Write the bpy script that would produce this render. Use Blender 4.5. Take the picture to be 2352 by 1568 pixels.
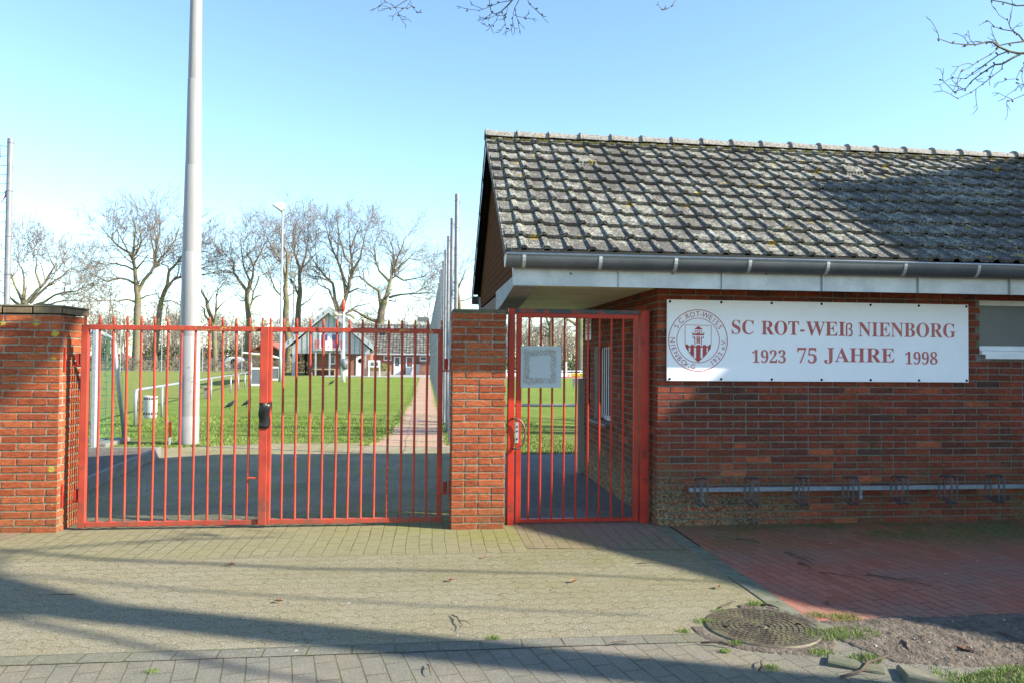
import bpy, bmesh, math, random
from mathutils import Vector, Matrix, noise
R = math.radians
sc = bpy.context.scene
for o in list(bpy.data.objects): bpy.data.objects.remove(o)
COL = sc.collection

# ------------------------------------------------------------------ camera
FPX, CX, CY = 1764., 1176., 784.           # focal length and centre in photo pixels (2352 wide)
YAW = math.atan(201/FPX); PITCH = 0.022; ROLL = 0.0085; EYE = 1.5
CAMR = Matrix.Rotation(-YAW, 3, 'Z') @ Matrix.Rotation(math.pi/2+PITCH, 3, 'X') @ Matrix.Rotation(ROLL, 3, 'Z')
cam = bpy.data.cameras.new('camera'); camo = bpy.data.objects.new('camera', cam); COL.objects.link(camo)
cam.sensor_width = 36; cam.lens = 36*FPX/2352; cam.clip_start = .05; cam.clip_end = 3000
camo.matrix_world = Matrix.Translation((0, 0, EYE)) @ CAMR.to_4x4()
sc.camera = camo
def ray(px, py): return CAMR @ Vector(((px-CX)/FPX, -(py-CY)/FPX, -1.))
def G(px, py, z=0.):
    d = ray(px, py); return Vector((0, 0, EYE)) + d*((z-EYE)/d.z)
def W(px, py, Y):
    d = ray(px, py); return Vector((0, 0, EYE)) + d*(Y/d.y)

# ------------------------------------------------------------------ light
AZ, EL = R(20.5), R(30.5)
SUN = Vector((math.cos(EL)*math.cos(AZ), -math.cos(EL)*math.sin(AZ), math.sin(EL)))
w = bpy.data.worlds.new('World'); sc.world = w; w.use_nodes = True
nt = w.node_tree; nt.nodes.clear()
sky = nt.nodes.new('ShaderNodeTexSky'); sky.sky_type = 'NISHITA'; sky.sun_disc = False
sky.sun_elevation = EL; sky.sun_rotation = math.pi/2 + AZ
sky.air_density = 1.0; sky.dust_density = 0.15; sky.ozone_density = 1.0; sky.altitude = 0
bg = nt.nodes.new('ShaderNodeBackground'); bg.inputs[1].default_value = 0.12
wo = nt.nodes.new('ShaderNodeOutputWorld')
tint = nt.nodes.new('ShaderNodeMix'); tint.data_type = 'RGBA'; tint.blend_type = 'MULTIPLY'; tint.inputs[0].default_value = 1; tint.inputs[7].default_value = (.87, 1.0, 1.08, 1)
nt.links.new(sky.outputs[0], tint.inputs[6]); nt.links.new(tint.outputs[2], bg.inputs[0]); nt.links.new(bg.outputs[0], wo.inputs[0])
sl = bpy.data.lights.new('sun', 'SUN'); sl.energy = 4.8; sl.angle = R(0.53); sl.color = (1, .92, .78)
so = bpy.data.objects.new('sun', sl); COL.objects.link(so); so.location = (20, -10, 20)
so.rotation_euler = (-SUN).to_track_quat('-Z', 'Y').to_euler()
sc.view_settings.view_transform = 'Standard'; sc.view_settings.look = 'None'
sc.view_settings.exposure = 1.42; sc.view_settings.gamma = 1

# ------------------------------------------------------------------ mesh helpers
class MB:
    def __init__(s): s.v = []; s.f = []
    def add(s, vs, fs):
        b = len(s.v); s.v += [tuple(x) for x in vs]; s.f += [tuple(i+b for i in f) for f in fs]; return s
    def box(s, x0, x1, y0, y1, z0, z1, mt=None):
        vs = [Vector((x, y, z)) for z in (z0, z1) for y in (y0, y1) for x in (x0, x1)]
        if mt is not None: vs = [mt @ v for v in vs]
        return s.add(vs, [(0,2,3,1),(4,5,7,6),(0,1,5,4),(2,6,7,3),(0,4,6,2),(1,3,7,5)])
    def hexa(s, a, b):   # two quads (4 points each) joined
        return s.add(list(a)+list(b), [(3,2,1,0),(4,5,6,7),(0,1,5,4),(1,2,6,5),(2,3,7,6),(3,0,4,7)])
    def tube(s, pts, rs, k=8, cap=True):
        pts = [Vector(p) for p in pts]
        if not isinstance(rs, (list, tuple)): rs = [rs]*len(pts)
        b = len(s.v); n = len(pts)
        up = None
        for i, p in enumerate(pts):
            t = (pts[min(i+1, n-1)]-pts[max(i-1, 0)])
            if t.length < 1e-9: t = Vector((0, 0, 1))
            t.normalize()
            if up is None:
                up = Vector((0, 0, 1)) if abs(t.z) < .9 else Vector((1, 0, 0))
            u = up - t*up.dot(t)
            if u.length < 1e-4: u = t.orthogonal()
            u.normalize(); up = u; vv = t.cross(u)
            for j in range(k):
                a = 2*math.pi*j/k; s.v.append(tuple(p+(u*math.cos(a)+vv*math.sin(a))*rs[i]))
        for i in range(n-1):
            for j in range(k):
                j2 = (j+1) % k; s.f.append((b+i*k+j, b+i*k+j2, b+(i+1)*k+j2, b+(i+1)*k+j))
        if cap:
            s.f.append(tuple(b+j for j in reversed(range(k)))); s.f.append(tuple(b+(n-1)*k+j for j in range(k)))
        return s
    def lathe(s, prof, c=(0, 0, 0), k=24, axis='z'):   # prof = [(r, h)]
        b = len(s.v)
        for r, h in prof:
            for j in range(k):
                a = 2*math.pi*j/k; x, y = r*math.cos(a), r*math.sin(a)
                s.v.append((c[0]+x, c[1]+y, c[2]+h) if axis == 'z' else (c[0]+x, c[1]+h, c[2]+y))
        for i in range(len(prof)-1):
            for j in range(k):
                j2 = (j+1) % k; s.f.append((b+i*k+j, b+i*k+j2, b+(i+1)*k+j2, b+(i+1)*k+j))
        return s
    def prism(s, poly, d0, d1, axis='y'):
        n = len(poly)
        def P(p, d): return {'y': (p[0], d, p[1]), 'x': (d, p[0], p[1]), 'z': (p[0], p[1], d)}[axis]
        vs = [P(p, d0) for p in poly]+[P(p, d1) for p in poly]
        fs = [tuple(range(n)), tuple(reversed(range(n, 2*n)))]+[(i, i+n, (i+1) % n+n, (i+1) % n) for i in range(n)]
        return s.add(vs, fs)
    def build(s, name, m, parent=None, smooth=False, bevel=0, auto=False):
        me = bpy.data.meshes.new(name)
        off = Vector((0, 0, 0)); q = parent
        while q is not None: off += q.location; q = q.parent
        me.from_pydata([tuple(Vector(v)-off) for v in s.v] if parent else s.v, [], s.f)
        if m: me.materials.append(m)
        bm = bmesh.new(); bm.from_mesh(me); bmesh.ops.recalc_face_normals(bm, faces=bm.faces); bm.to_mesh(me); bm.free()
        if smooth: me.shade_smooth()
        if auto:
            me.shade_smooth(); me.set_sharp_from_angle(angle=R(35))
        o = bpy.data.objects.new(name, me); COL.objects.link(o)
        if parent: o.parent = parent
        if bevel:
            md = o.modifiers.new('b', 'BEVEL'); md.width = bevel; md.segments = 1; md.limit_method = 'ANGLE'
        return o
def tag(o, label=None, cat=None, group=None, kind=None):
    for k, v in (('label', label), ('category', cat), ('group', group), ('kind', kind)):
        if v: o[k] = v
    return o
def thing(name, label, cat, loc=(0, 0, 0), group=None):
    o = bpy.data.objects.new(name, None); COL.objects.link(o); o.location = loc; o.empty_display_size = .1
    return tag(o, label, cat, group)
def split(name, m, parent, boxes):
    for b in boxes: MB().box(*b).build(name, m, parent)
def copy_tree(o, parent=None, data=None):
    c = o.copy(); COL.objects.link(c); c.parent = parent
    for ch in [x for x in o.children]: copy_tree(ch, c)
    return c

# ------------------------------------------------------------------ materials
class NT:
    def __init__(s, name):
        s.m = bpy.data.materials.new(name); s.m.use_nodes = True; s.t = s.m.node_tree; s.t.nodes.clear()
        s.out = s.n('OutputMaterial'); s.p = s.n('BsdfPrincipled'); s.l(s.p.outputs[0], s.out.inputs[0])
        s.tc = s.n('TexCoord'); s.obj = s.tc.outputs['Object']
    def n(s, t, **k):
        x = s.t.nodes.new('ShaderNode'+t)
        for a, b in k.items(): setattr(x, a, b)
        return x
    def l(s, a, b): s.t.links.new(a, b)
    def set(s, sock, v):
        if isinstance(v, bpy.types.NodeSocket): s.l(v, sock)
        elif isinstance(v, tuple) and len(v) == 3 and len(sock.default_value) == 4: sock.default_value = v+(1,)
        else: sock.default_value = v
    def noise(s, scale, detail=4, rough=.6, vec=None, dist=0, color=False):
        x = s.n('TexNoise'); s.l(vec or s.obj, x.inputs['Vector']); x.inputs['Scale'].default_value = scale
        x.inputs['Detail'].default_value = detail; x.inputs['Roughness'].default_value = rough; x.inputs['Distortion'].default_value = dist
        return x.outputs[1 if color else 0]
    def voro(s, scale, out='Distance', vec=None, feat='F1', rnd=1):
        x = s.n('TexVoronoi'); x.feature = feat; s.l(vec or s.obj, x.inputs['Vector']); x.inputs['Scale'].default_value = scale; x.inputs['Randomness'].default_value = rnd
        return x.outputs[out]
    def ramp(s, f, a, b, smooth=True):
        x = s.n('MapRange'); s.l(f, x.inputs[0]); x.inputs[1].default_value = a; x.inputs[2].default_value = b
        x.interpolation_type = 'SMOOTHSTEP' if smooth else 'LINEAR'; return x.outputs[0]
    def math(s, op, a, b=0.):
        x = s.n('Math', operation=op); s.set(x.inputs[0], a); s.set(x.inputs[1], b); return x.outputs[0]
    def mix(s, f, a, b, mode='MIX'):
        x = s.n('Mix'); x.data_type = 'RGBA'; x.blend_type = mode; s.set(x.inputs[0], f); s.set(x.inputs[6], a); s.set(x.inputs[7], b); return x.outputs[2]
    def cramp(s, f, stops):
        x = s.n('ValToRGB'); s.l(f, x.inputs[0]); e = x.color_ramp.elements
        e[0].position = stops[0][0]; e[0].color = stops[0][1]+(1,); e[1].position = stops[-1][0]; e[1].color = stops[-1][1]+(1,)
        for p, c in stops[1:-1]: q = e.new(p); q.color = c+(1,)
        return x.outputs[0]
    def xyz(s, v=None):
        x = s.n('SeparateXYZ'); s.l(v or s.obj, x.inputs[0]); return x.outputs
    def comb(s, x, y, z):
        c = s.n('CombineXYZ'); s.set(c.inputs[0], x); s.set(c.inputs[1], y); s.set(c.inputs[2], z); return c.outputs[0]
    def vmul(s, v, sc_):
        x = s.n('VectorMath', operation='MULTIPLY'); s.l(v, x.inputs[0]); x.inputs[1].default_value = sc_; return x.outputs[0]
    def bump(s, h, strength=.5, dist=.01, prev=None):
        b = s.n('Bump'); s.l(h, b.inputs['Height']); b.inputs['Strength'].default_value = strength; b.inputs['Distance'].default_value = dist
        if prev: s.l(prev, b.inputs['Normal'])
        return b.outputs[0]
    def done(s, col, rough=.7, nrm=None, metal=0, spec=None):
        if s.m.name not in ('white_paint', 'sign_white', 'weathered_panel', 'soffit_board', 'clear_sheet'):   # all other base colours lowered evenly, which deepens the shade
            col = tuple(x*.80 for x in col) if isinstance(col, tuple) else s.mix(1, col, (.80, .80, .80), 'MULTIPLY')
        s.set(s.p.inputs['Base Color'], col); s.set(s.p.inputs['Roughness'], rough); s.set(s.p.inputs['Metallic'], metal)
        if nrm: s.l(nrm, s.p.inputs['Normal'])
        if spec is not None: s.p.inputs['Specular IOR Level'].default_value = spec
        return s.m
def M(name, c1, c2=None, scale=6, rough=.6, metal=0, bump=.1, bscale=60, bd=.004, lo=.35, hi=.65, spec=None):
    t = NT(name); c2 = c2 or tuple(x*.8 for x in c1)
    f = t.ramp(t.noise(scale, 6, .65), lo, hi)
    return t.done(t.mix(f, c1, c2), rough, t.bump(t.noise(bscale, 4), bump, bd) if bump else None, metal, spec)

def brick_mat(name, cols, mossy=.5, yellow=False, lowmoss=.35, dark=1.):
    t = NT(name); g = t.n('NewGeometry')
    c = t.cramp(g.outputs['Random Per Island'], cols)
    if not yellow: c = t.mix(t.math('MULTIPLY', t.ramp(t.noise(1.3, 6, .75), .44, .66), .55*dark), c, (.085, .05, .038))
    streak = t.noise(1, 5, .7, t.vmul(t.obj, (22, 22, 75)), .6)
    c = t.mix(t.ramp(streak, .35, .7), c, t.mix(1, c, (.55, .5, .5), 'MULTIPLY'))
    c = t.mix(t.math('MULTIPLY', t.ramp(t.noise(30, 5, .75), .58, .72), .5), c, (.16, .13, .1))
    z = t.xyz()[2]
    mm = t.math('MULTIPLY', t.ramp(t.noise(3, 6, .7), .42, .68), t.ramp(z, lowmoss, .0))
    mm = t.math('MULTIPLY', mm, t.ramp(t.noise(40, 4, .7), .35, .6))
    c = t.mix(t.math('MULTIPLY', mm, mossy*.95), c, (.15, .15, .07))
    if mossy >= 1:
        lw = t.math('MULTIPLY', t.math('MULTIPLY', t.ramp(t.xyz()[0], -.9, -2.9), t.ramp(z, .62, .1)), t.ramp(t.noise(34, 6, .8), .46, .58))
        c = t.mix(t.math('MULTIPLY', lw, .8), c, (.36, .37, .20))
    sp = t.ramp(t.voro(38, 'Distance'), .16, .1); sp = t.math('MULTIPLY', sp, t.ramp(t.noise(5, 2), .5, .62))
    c = t.mix(t.math('MULTIPLY', sp, .75), c, (.45, .42, .36))
    if yellow:
        d = t.voro(7.5, 'Distance', rnd=1); vc = t.voro(7.5, 'Color')
        wob = t.math('ADD', d, t.math('MULTIPLY', t.noise(24, 5, .75), .42))
        ring = t.ramp(wob, .46, .38); pick = t.ramp(t.xyz(vc)[0], .80, .82)
        tex = t.math('MULTIPLY', t.math('MULTIPLY', ring, pick), t.ramp(t.noise(70, 5, .7), .3, .52))
        c = t.mix(tex, c, (.50, .40, .06))
    h = t.math('ADD', t.math('MULTIPLY', streak, 1.), t.math('MULTIPLY', t.noise(60, 5, .7), .6))
    return t.done(c, .92, t.bump(h, .9, .006), spec=.15)
BR_SUN = brick_mat('brick_orange', [(0, (.36, .085, .040)), (.35, (.47, .115, .045)), (.7, (.55, .155, .062)), (1, (.40, .095, .042))], yellow=True)
BR_MID = brick_mat('brick_orange_clean', [(0, (.36, .085, .040)), (.35, (.48, .12, .048)), (.7, (.56, .165, .068)), (1, (.40, .095, .042))], dark=.25)
BR_WALL = brick_mat('brick_red_wall', [(0, (.14, .068, .055)), (.06, (.21, .066, .046)), (.25, (.27, .068, .042)), (.6, (.33, .080, .046)), (.93, (.37, .090, .048)), (.965, (.60, .16, .07)), (1, (.30, .07, .045))], mossy=1.0, lowmoss=1.0)
def mortar_mat(name, ca, cb):
    t = NT(name); z = t.xyz()[2]
    m = t.math('MAXIMUM', t.ramp(t.noise(5, 4), .45, .7), t.math('MULTIPLY', t.ramp(z, 1.2, 0), .55))
    c = t.mix(m, ca, cb)
    c = t.mix(t.ramp(t.noise(60, 5), .45, .7), c, (.12, .11, .09))
    return t.done(c, .95, t.bump(t.noise(120, 4), .8, .006), spec=.1)
MORTAR = mortar_mat('mortar', (.34, .32, .25), (.23, .23, .11))
MORTAR_W = mortar_mat('wall_mortar', (.25, .235, .205), (.15, .16, .085))
def tile_mat():
    t = NT('roof_tile')
    base = t.mix(t.noise(3, 3), (.088, .082, .078), (.145, .135, .125))
    z = t.xyz(); v = t.vmul(t.obj, (1, 1, 1))
    fx = t.math('FRACT', t.math('DIVIDE', t.math('ADD', z[0], 5-.668+.1918*40), .1918)); rib = t.math('MULTIPLY', t.ramp(fx, .56, .62), t.ramp(fx, .90, .84))
    big = t.ramp(t.noise(1.6, 4, .6), .30, .62)
    nn = t.math('ADD', t.noise(48, 6, .78, dist=1.0), t.math('MULTIPLY', t.math('SUBTRACT', t.noise(9, 4, .7), .5), .30))
    nn = t.math('ADD', nn, t.math('ADD', t.math('MULTIPLY', rib, .03), t.math('MULTIPLY', big, .085)))
    lm = t.ramp(nn, .565, .63)
    c = t.mix(t.math('MULTIPLY', lm, .92), base, t.mix(t.noise(20), (.38, .385, .32), (.62, .62, .54)))
    mo = t.math('MULTIPLY', t.ramp(t.noise(6, 5, .7), .56, .68), t.ramp(t.noise(45, 5), .45, .55))
    c = t.mix(t.math('MULTIPLY', mo, .8), c, (.20, .19, .06))
    d = t.math('ADD', t.voro(5.2), t.math('MULTIPLY', t.noise(40, 4), .25)); pk = t.ramp(t.xyz(t.voro(5.2, 'Color'))[0], .74, .76)
    ye = t.math('MULTIPLY', t.math('MULTIPLY', t.ramp(d, .36, .28), pk), t.ramp(t.noise(60, 5), .42, .55))
    c = t.mix(ye, c, (.55, .38, .05))
    return t.done(c, .9, t.bump(t.math('ADD', t.noise(90, 5, .7), lm), .8, .006), spec=.2)
TILE = tile_mat()
def red_mat(name='red_paint', chips=.6, c1=(.58, .044, .022), c2=(.42, .036, .022)):
    t = NT(name)
    c = t.mix(t.ramp(t.noise(4, 5), .35, .65), c1, c2)
    rs = t.ramp(t.noise(9, 7, .75), .60, .66)
    c = t.mix(t.math('MULTIPLY', rs, .8), c, (.13, .05, .03))
    if chips > .3:
        ch = t.ramp(t.noise(26, 6, .8), .66, .69)
        c = t.mix(t.math('MULTIPLY', ch, chips), c, (.05, .035, .03))
    return t.done(c, t.mix(rs, (.38,)*3, (.8,)*3), t.bump(t.noise(70, 4), .15, .002), spec=.25)
RED = red_mat()
def gate_mat():
    t = NT('red_paint_lichen'); z = t.xyz()
    c = t.mix(t.ramp(t.noise(3, 5), .35, .65), (.57, .074, .040), (.40, .055, .033))
    rs = t.ramp(t.noise(7, 7, .78), .54, .64)
    c = t.mix(t.math('MULTIPLY', rs, .75), c, (.17, .075, .05))
    x = t.math('ADD', z[0], 0)
    li = t.math('MULTIPLY', t.ramp(t.noise(14, 6, .75), .54, .60), t.ramp(z[2], 1.5, 1.72))
    li = t.math('MULTIPLY', li, t.ramp(t.noise(1.6, 2), .44, .56))
    c = t.mix(li, c, (.50, .44, .12))
    low = t.math('MULTIPLY', t.ramp(z[2], .35, .0), t.ramp(t.noise(18, 6, .8), .42, .6))
    c = t.mix(t.math('MULTIPLY', low, .6), c, (.20, .12, .07))
    st = t.ramp(t.noise(1, 5, .7, t.vmul(t.obj, (30, 30, 2.2))), .52, .68)
    c = t.mix(t.math('MULTIPLY', st, .55), c, (.23, .09, .06))
    return t.done(c, .6, t.bump(t.noise(90, 4), .3, .002), spec=.25)
GATE = gate_mat()
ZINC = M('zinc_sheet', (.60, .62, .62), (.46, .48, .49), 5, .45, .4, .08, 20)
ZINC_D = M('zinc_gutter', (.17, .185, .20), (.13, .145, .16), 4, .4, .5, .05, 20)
GALV = M('galvanised_steel', (.46, .48, .51), (.36, .39, .42), 22, .45, .25, .05, 60)
GALV_D = M('dull_galvanised_steel', (.24, .26, .29), (.17, .18, .2), 20, .5, .5, .1, 80)
_p = NT('pole_aluminium'); _z = _p.xyz()[2]
_c = _p.mix(_p.ramp(_p.noise(1, 5, .7, _p.vmul(_p.obj, (9, 9, .8))), .4, .7), (.36, .355, .35), (.31, .305, .295))
_k = _p.math('MULTIPLY', _p.math('MULTIPLY', _p.ramp(_z, .85, .95), _p.ramp(_z, 1.55, 1.40)), _p.ramp(_p.noise(11, 4, .7), .60, .63))
POLE = _p.done(_p.mix(_k, _c, (.17, .165, .16)), .5, None, 0, .3)
WHITE = M('white_paint', (.78, .79, .80), (.70, .71, .72), 5, .5, 0, .03)
SIGNW = M('sign_white', (.84, .86, .90), (.80, .82, .86), 2.5, .4, 0, 0)
DARK = M('dark_void', (.02, .018, .017), None, 5, .9, spec=0)
GLASS = NT('window_glass').done((.05, .06, .08), .08, spec=.8)
FROST = M('frosted_glass', (.115, .135, .145), (.10, .12, .13), 3, .3, 0, .05, 200)
BLACK = M('black_rubber', (.015, .015, .017), None, 8, .35, 0, .2, 20)
CONC = M('concrete', (.26, .25, .22), (.19, .185, .155), 8, .9, 0, .4, 90)
WOODS = NT('gable_boards')
_z = WOODS.xyz()[2]; _s = WOODS.math('FRACT', WOODS.math('MULTIPLY', _z, 14.))
_e = WOODS.ramp(_s, .0, .12)
GBOARD = WOODS.done(WOODS.mix(_e, (.05, .02, .01), WOODS.mix(WOODS.noise(2, 4, .6, WOODS.vmul(WOODS.obj, (2, 2, 20))), (.13, .05, .015), (.08, .032, .012))), .95, WOODS.bump(_e, .8, .01), spec=.05)
SOFF = M('soffit_board', (.86, .78, .48), (.72, .65, .40), 2, .6, 0, .1, 20)
PANELB = M('beige_panel', (.50, .47, .38), (.44, .41, .33), 3, .6)
TEAL = M('teal_paint_chipped', (.03, .06, .08), (.30, .05, .04), 7, .5, 0, .2, 60, lo=.5, hi=.6)
REDINK = M('red_lettering', (.46, .04, .035), (.50, .07, .06), 1.2, .5, 0, 0)
FADED = M('faded_red_lettering', (.46, .045, .04), (.58, .15, .14), 1.2, .5, 0, 0, lo=.3, hi=.6)

# ------------------------------------------------------------------ ground
def paver_mat(name, kind, c1, c2, c3, joint, mossc, moss_f, sx=.2, sy=.1, rot=0., jw=.012, speck=.6, grad=None, soot=0.):
    t = NT(name)
    mp = t.n('Mapping'); t.l(t.obj, mp.inputs[0]); mp.inputs['Rotation'].default_value = (0, 0, rot)
    v = mp.outputs[0]
    # slight unevenness of the laid stones
    wv = t.noise(1.3, 2, .5, v, color=True)
    va = t.n('VectorMath', operation='MULTIPLY_ADD'); t.l(wv, va.inputs[0]); va.inputs[1].default_value = (.05, .05, 0); t.l(v, va.inputs[2]); v = va.outputs[0]
    if kind == 'uni':
        x = t.xyz(v)
        zx = t.math('PINGPONG', t.math('ADD', x[0], 50.), .052); zy = t.math('PINGPONG', t.math('ADD', x[1], 50.), .042)
        zx = t.math('MINIMUM', t.math('MAXIMUM', zx, .013), .039); zy = t.math('MINIMUM', t.math('MAXIMUM', zy, .010), .032)
        v = t.comb(t.math('ADD', x[0], t.math('MULTIPLY', zy, 1.2)), t.math('ADD', x[1], t.math('MULTIPLY', zx, 1.0)), 0.)
    b = t.n('TexBrick'); t.l(v, b.inputs[0]); b.offset = .5
    b.inputs['Scale'].default_value = 1; b.inputs['Brick Width'].default_value = sx; b.inputs['Row Height'].default_value = sy
    b.inputs['Mortar Size'].default_value = jw*.5; b.inputs['Mortar Smooth'].default_value = .45; b.inputs['Bias'].default_value = 0
    b.inputs['Color1'].default_value = (0, 0, 0, 1); b.inputs['Color2'].default_value = (1, 1, 1, 1); b.inputs['Mortar'].default_value = (.5, .5, .5, 1)
    jf = b.outputs['Fac']
    c = t.mix(b.outputs[0], c1, c2)
    c = t.mix(t.ramp(t.noise(1.1, 5, .65), .4, .66), c, c3)
    if speck:
        n = t.noise(95, 4, .85)
        c = t.mix(t.math('MULTIPLY', t.ramp(n, .54, .66), speck), c, (.55, .53, .48))
        c = t.mix(t.math('MULTIPLY', t.ramp(n, .47, .34), .6*speck), c, (.06, .06, .055))
    m = t.ramp(t.noise(.9, 5, .65), .40, .62)
    if grad: # moss stronger in one direction (x0,x1 , y0,y1)
        p = t.xyz(); m = t.math('MULTIPLY', t.math('ADD', m, .45), t.math('MULTIPLY', t.ramp(p[0], grad[0], grad[1]), t.ramp(p[1], grad[2], grad[3])))
    m = t.math('MULTIPLY', m, t.ramp(t.noise(26, 5, .7), .30, .62))
    c = t.mix(t.math('MULTIPLY', m, moss_f), c, mossc)
    jm = t.ramp(t.noise(2.6, 4, .65), .40, .62)
    dirt = t.math('MULTIPLY', t.ramp(t.noise(.8, 5, .7), .40, .58), .6)
    jv = t.math('MULTIPLY', t.math('MULTIPLY', jf, t.math('SUBTRACT', 1., dirt)), t.math('ADD', .3, t.math('MULTIPLY', t.ramp(t.noise(3.7, 4, .7), .35, .6), .65)))
    c = t.mix(jv, c, t.mix(jm, joint, mossc))
    # grime and small white droppings
    c = t.mix(t.math('MULTIPLY', t.ramp(t.noise(4, 6, .8), .58, .72), .35), c, (.06, .055, .045))
    wd = t.math('MULTIPLY', t.ramp(t.math('ADD', t.voro(3.1), t.math('MULTIPLY', t.noise(50), .05)), .07, .045), t.ramp(t.xyz(t.voro(3.1, 'Color'))[1], .5, .52))
    c = t.mix(t.math('MULTIPLY', wd, .8), c, (.62, .62, .60))
    h = t.math('SUBTRACT', t.math('ADD', t.math('MULTIPLY', t.noise(95, 4, .85), .45), t.math('MULTIPLY', b.outputs[0], .22)), t.math('MULTIPLY', jf, 1.0))
    h = t.math('ADD', h, t.math('MULTIPLY', t.noise(9, 3), .5))
    return t.done(c, .93, t.bump(h, 1.0, .012), spec=.25)
PAV_UNI = paver_mat('interlocking_pavers', 'uni', (.265, .235, .15), (.295, .265, .17), (.28, .24, .135), (.115, .11, .065), (.205, .195, .085), .8, .22, .115, 0, .008, 1.0, (-3.5, 1.8, 3.9, 5.8))
PAV_GATE = paver_mat('gate_pavers', 'rect', (.25, .225, .13), (.28, .255, .15), (.265, .24, .125), (.11, .11, .05), (.25, .245, .075), .9, .21, .105, R(90), .012, .35, (-2.5, .6, 5.8, 6.6))
PAV_FRONT = paver_mat('front_pavers', 'rect', (.19, .18, .145), (.22, .21, .17), (.30, .25, .19), (.12, .115, .08), (.15, .16, .06), .3, .215, .108, R(78), .010, .7)
PAV_DRIVE = paver_mat('drive_pavers', 'rect', (.34, .28, .18), (.39, .33, .22), (.26, .215, .14), (.15, .14, .08), (.27, .26, .09), .8, .2, .1, 0, .010, .4)
PAV_DARK = paver_mat('passage_pavers', 'rect', (.19, .185, .175), (.24, .23, .215), (.20, .195, .18), (.06, .065, .06), (.1, .11, .06), .3, .2, .1, R(0), .012, .3)
PAV_BROWN = paver_mat('brown_pavers', 'rect', (.27, .19, .15), (.31, .22, .17), (.25, .21, .15), (.12, .11, .06), (.23, .22, .08), .8, .2, .1, R(90), .012, .2)
PAV_RED = paver_mat('red_brick_paving', 'rect', (.42, .125, .078), (.52, .18, .115), (.36, .18, .13), (.05, .035, .025), (.13, .15, .035), .95, .235, .082, R(82), .008, .2, (1.2, 3.2, 5.2, 6.6))
PAV_PATH = paver_mat('pink_path_bricks', 'rect', (.54, .29, .22), (.62, .36, .28), (.54, .36, .27), (.19, .19, .07), (.26, .28, .08), .6, .2, .1, R(0), .014, .1)
def grass_mat():
    t = NT('lawn_grass')
    c = t.mix(t.ramp(t.noise(.35, 5, .6), .35, .65), (.25, .345, .035), (.35, .40, .075))
    c = t.mix(t.ramp(t.noise(9, 6, .75), .4, .65), c, (.13, .22, .022))
    c = t.mix(t.math('MULTIPLY', t.ramp(t.noise(1.1, 5, .7, t.vmul(t.obj, (.5, 2.2, 1))), .48, .64), .45), c, (.10, .20, .02))
    c = t.mix(t.math('MULTIPLY', t.ramp(t.noise(1.4, 7, .75), .50, .68), .55), c, (.31, .29, .11))
    y = t.xyz()[1]; x = t.xyz()[0]
    c = t.mix(t.math('MULTIPLY', t.ramp(x, -7.0, -9.5), .75), c, (.27, .28, .075))
    st = t.math('MULTIPLY', t.ramp(x, -7, -9), t.ramp(t.math('SINE', t.math('MULTIPLY', y, 1.1)), -.4, .4))
    c = t.mix(t.math('MULTIPLY', st, .22), c, (.20, .27, .05))
    bare = t.math('MULTIPLY', t.ramp(t.math('ADD', y, t.math('MULTIPLY', t.noise(1.5, 4), 2.6)), 16.6, 15.2), t.ramp(t.noise(2, 5, .7), .38, .6))
    c = t.mix(t.math('MULTIPLY', bare, .6), c, (.24, .19, .12))
    d = t.ramp(t.voro(9, rnd=1), .09, .05); d = t.math('MULTIPLY', d, t.ramp(t.noise(.6, 3), .48, .6))
    c = t.mix(d, c, (.62, .62, .55))
    return t.done(c, .9, t.bump(t.noise(45, 5, .8), 1.0, .06), spec=.2)
GRASSM = grass_mat()
SOIL = M('dark_soil', (.10, .08, .065), (.17, .135, .105), 14, .95, 0, 1, 40, .03)
DIRT = M('stony_dirt', (.11, .085, .06), (.20, .16, .12), 14, .95, 0, 1, 45, .03)
FIELD = M('far_field', (.20, .22, .07), (.30, .27, .12), .05, .95, 0, .3, 3)

def sheet(name, poly, z, m, sub=0):
    me = bpy.data.meshes.new(name); me.from_pydata([(x, y, z) for x, y in poly], [], [tuple(range(len(poly)))]); me.materials.append(m)
    o = bpy.data.objects.new(name, me); COL.objects.link(o); o['kind'] = 'structure'; return o
sheet('ground', [(-900, -60), (900, -60), (900, 1500), (-900, 1500)], -.03, FIELD)
sheet('paving_bed', [(-20, -8), (20, -8), (20, 13.0), (-20, 13.0)], -.006, M('joint_sand', (.13, .12, .08), (.09, .09, .05), 8, .95, 0, .5, 60))
sheet('lawn', [(-70, 13.05), (60, 13.05), (60, 76), (-70, 76)], -.012, GRASSM)
sheet('front_paving', [(-14, -6), (9, -6), (9, 4.05), (-14, 4.05)], 0.0, PAV_FRONT)
# courses of stone between the front paving and the interlocking area
PAV_ROW = paver_mat('edge_course', 'rect', (.19, .18, .145), (.22, .21, .17), (.22, .205, .155), (.12, .115, .08), (.15, .16, .055), .4, .22, .125, 0, .014, .6)
sheet('edge_course_paving', [(-14, 3.98), (2.0, 3.98), (2.0, 4.105), (-14, 4.105)], .004, PAV_ROW)
sheet('apron_paving', [(-14, 4.105), (2.105, 4.105), (2.105, 6.06), (-14, 6.06)], .002, PAV_UNI)
sheet('gate_paving', [(-3.6, 5.95), (.82, 5.95), (.82, 7.6), (-3.6, 7.6)], .003, PAV_GATE)
sheet('side_paving', [(-14, 5.95), (-3.6, 5.95), (-3.3, 6.9), (-14, 6.9)], .0065, PAV_BROWN)
sheet('threshold_paving', [(.82, 6.05), (2.10, 5.9), (2.10, 7.0), (.82, 7.0)], .005, PAV_BROWN)
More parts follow.
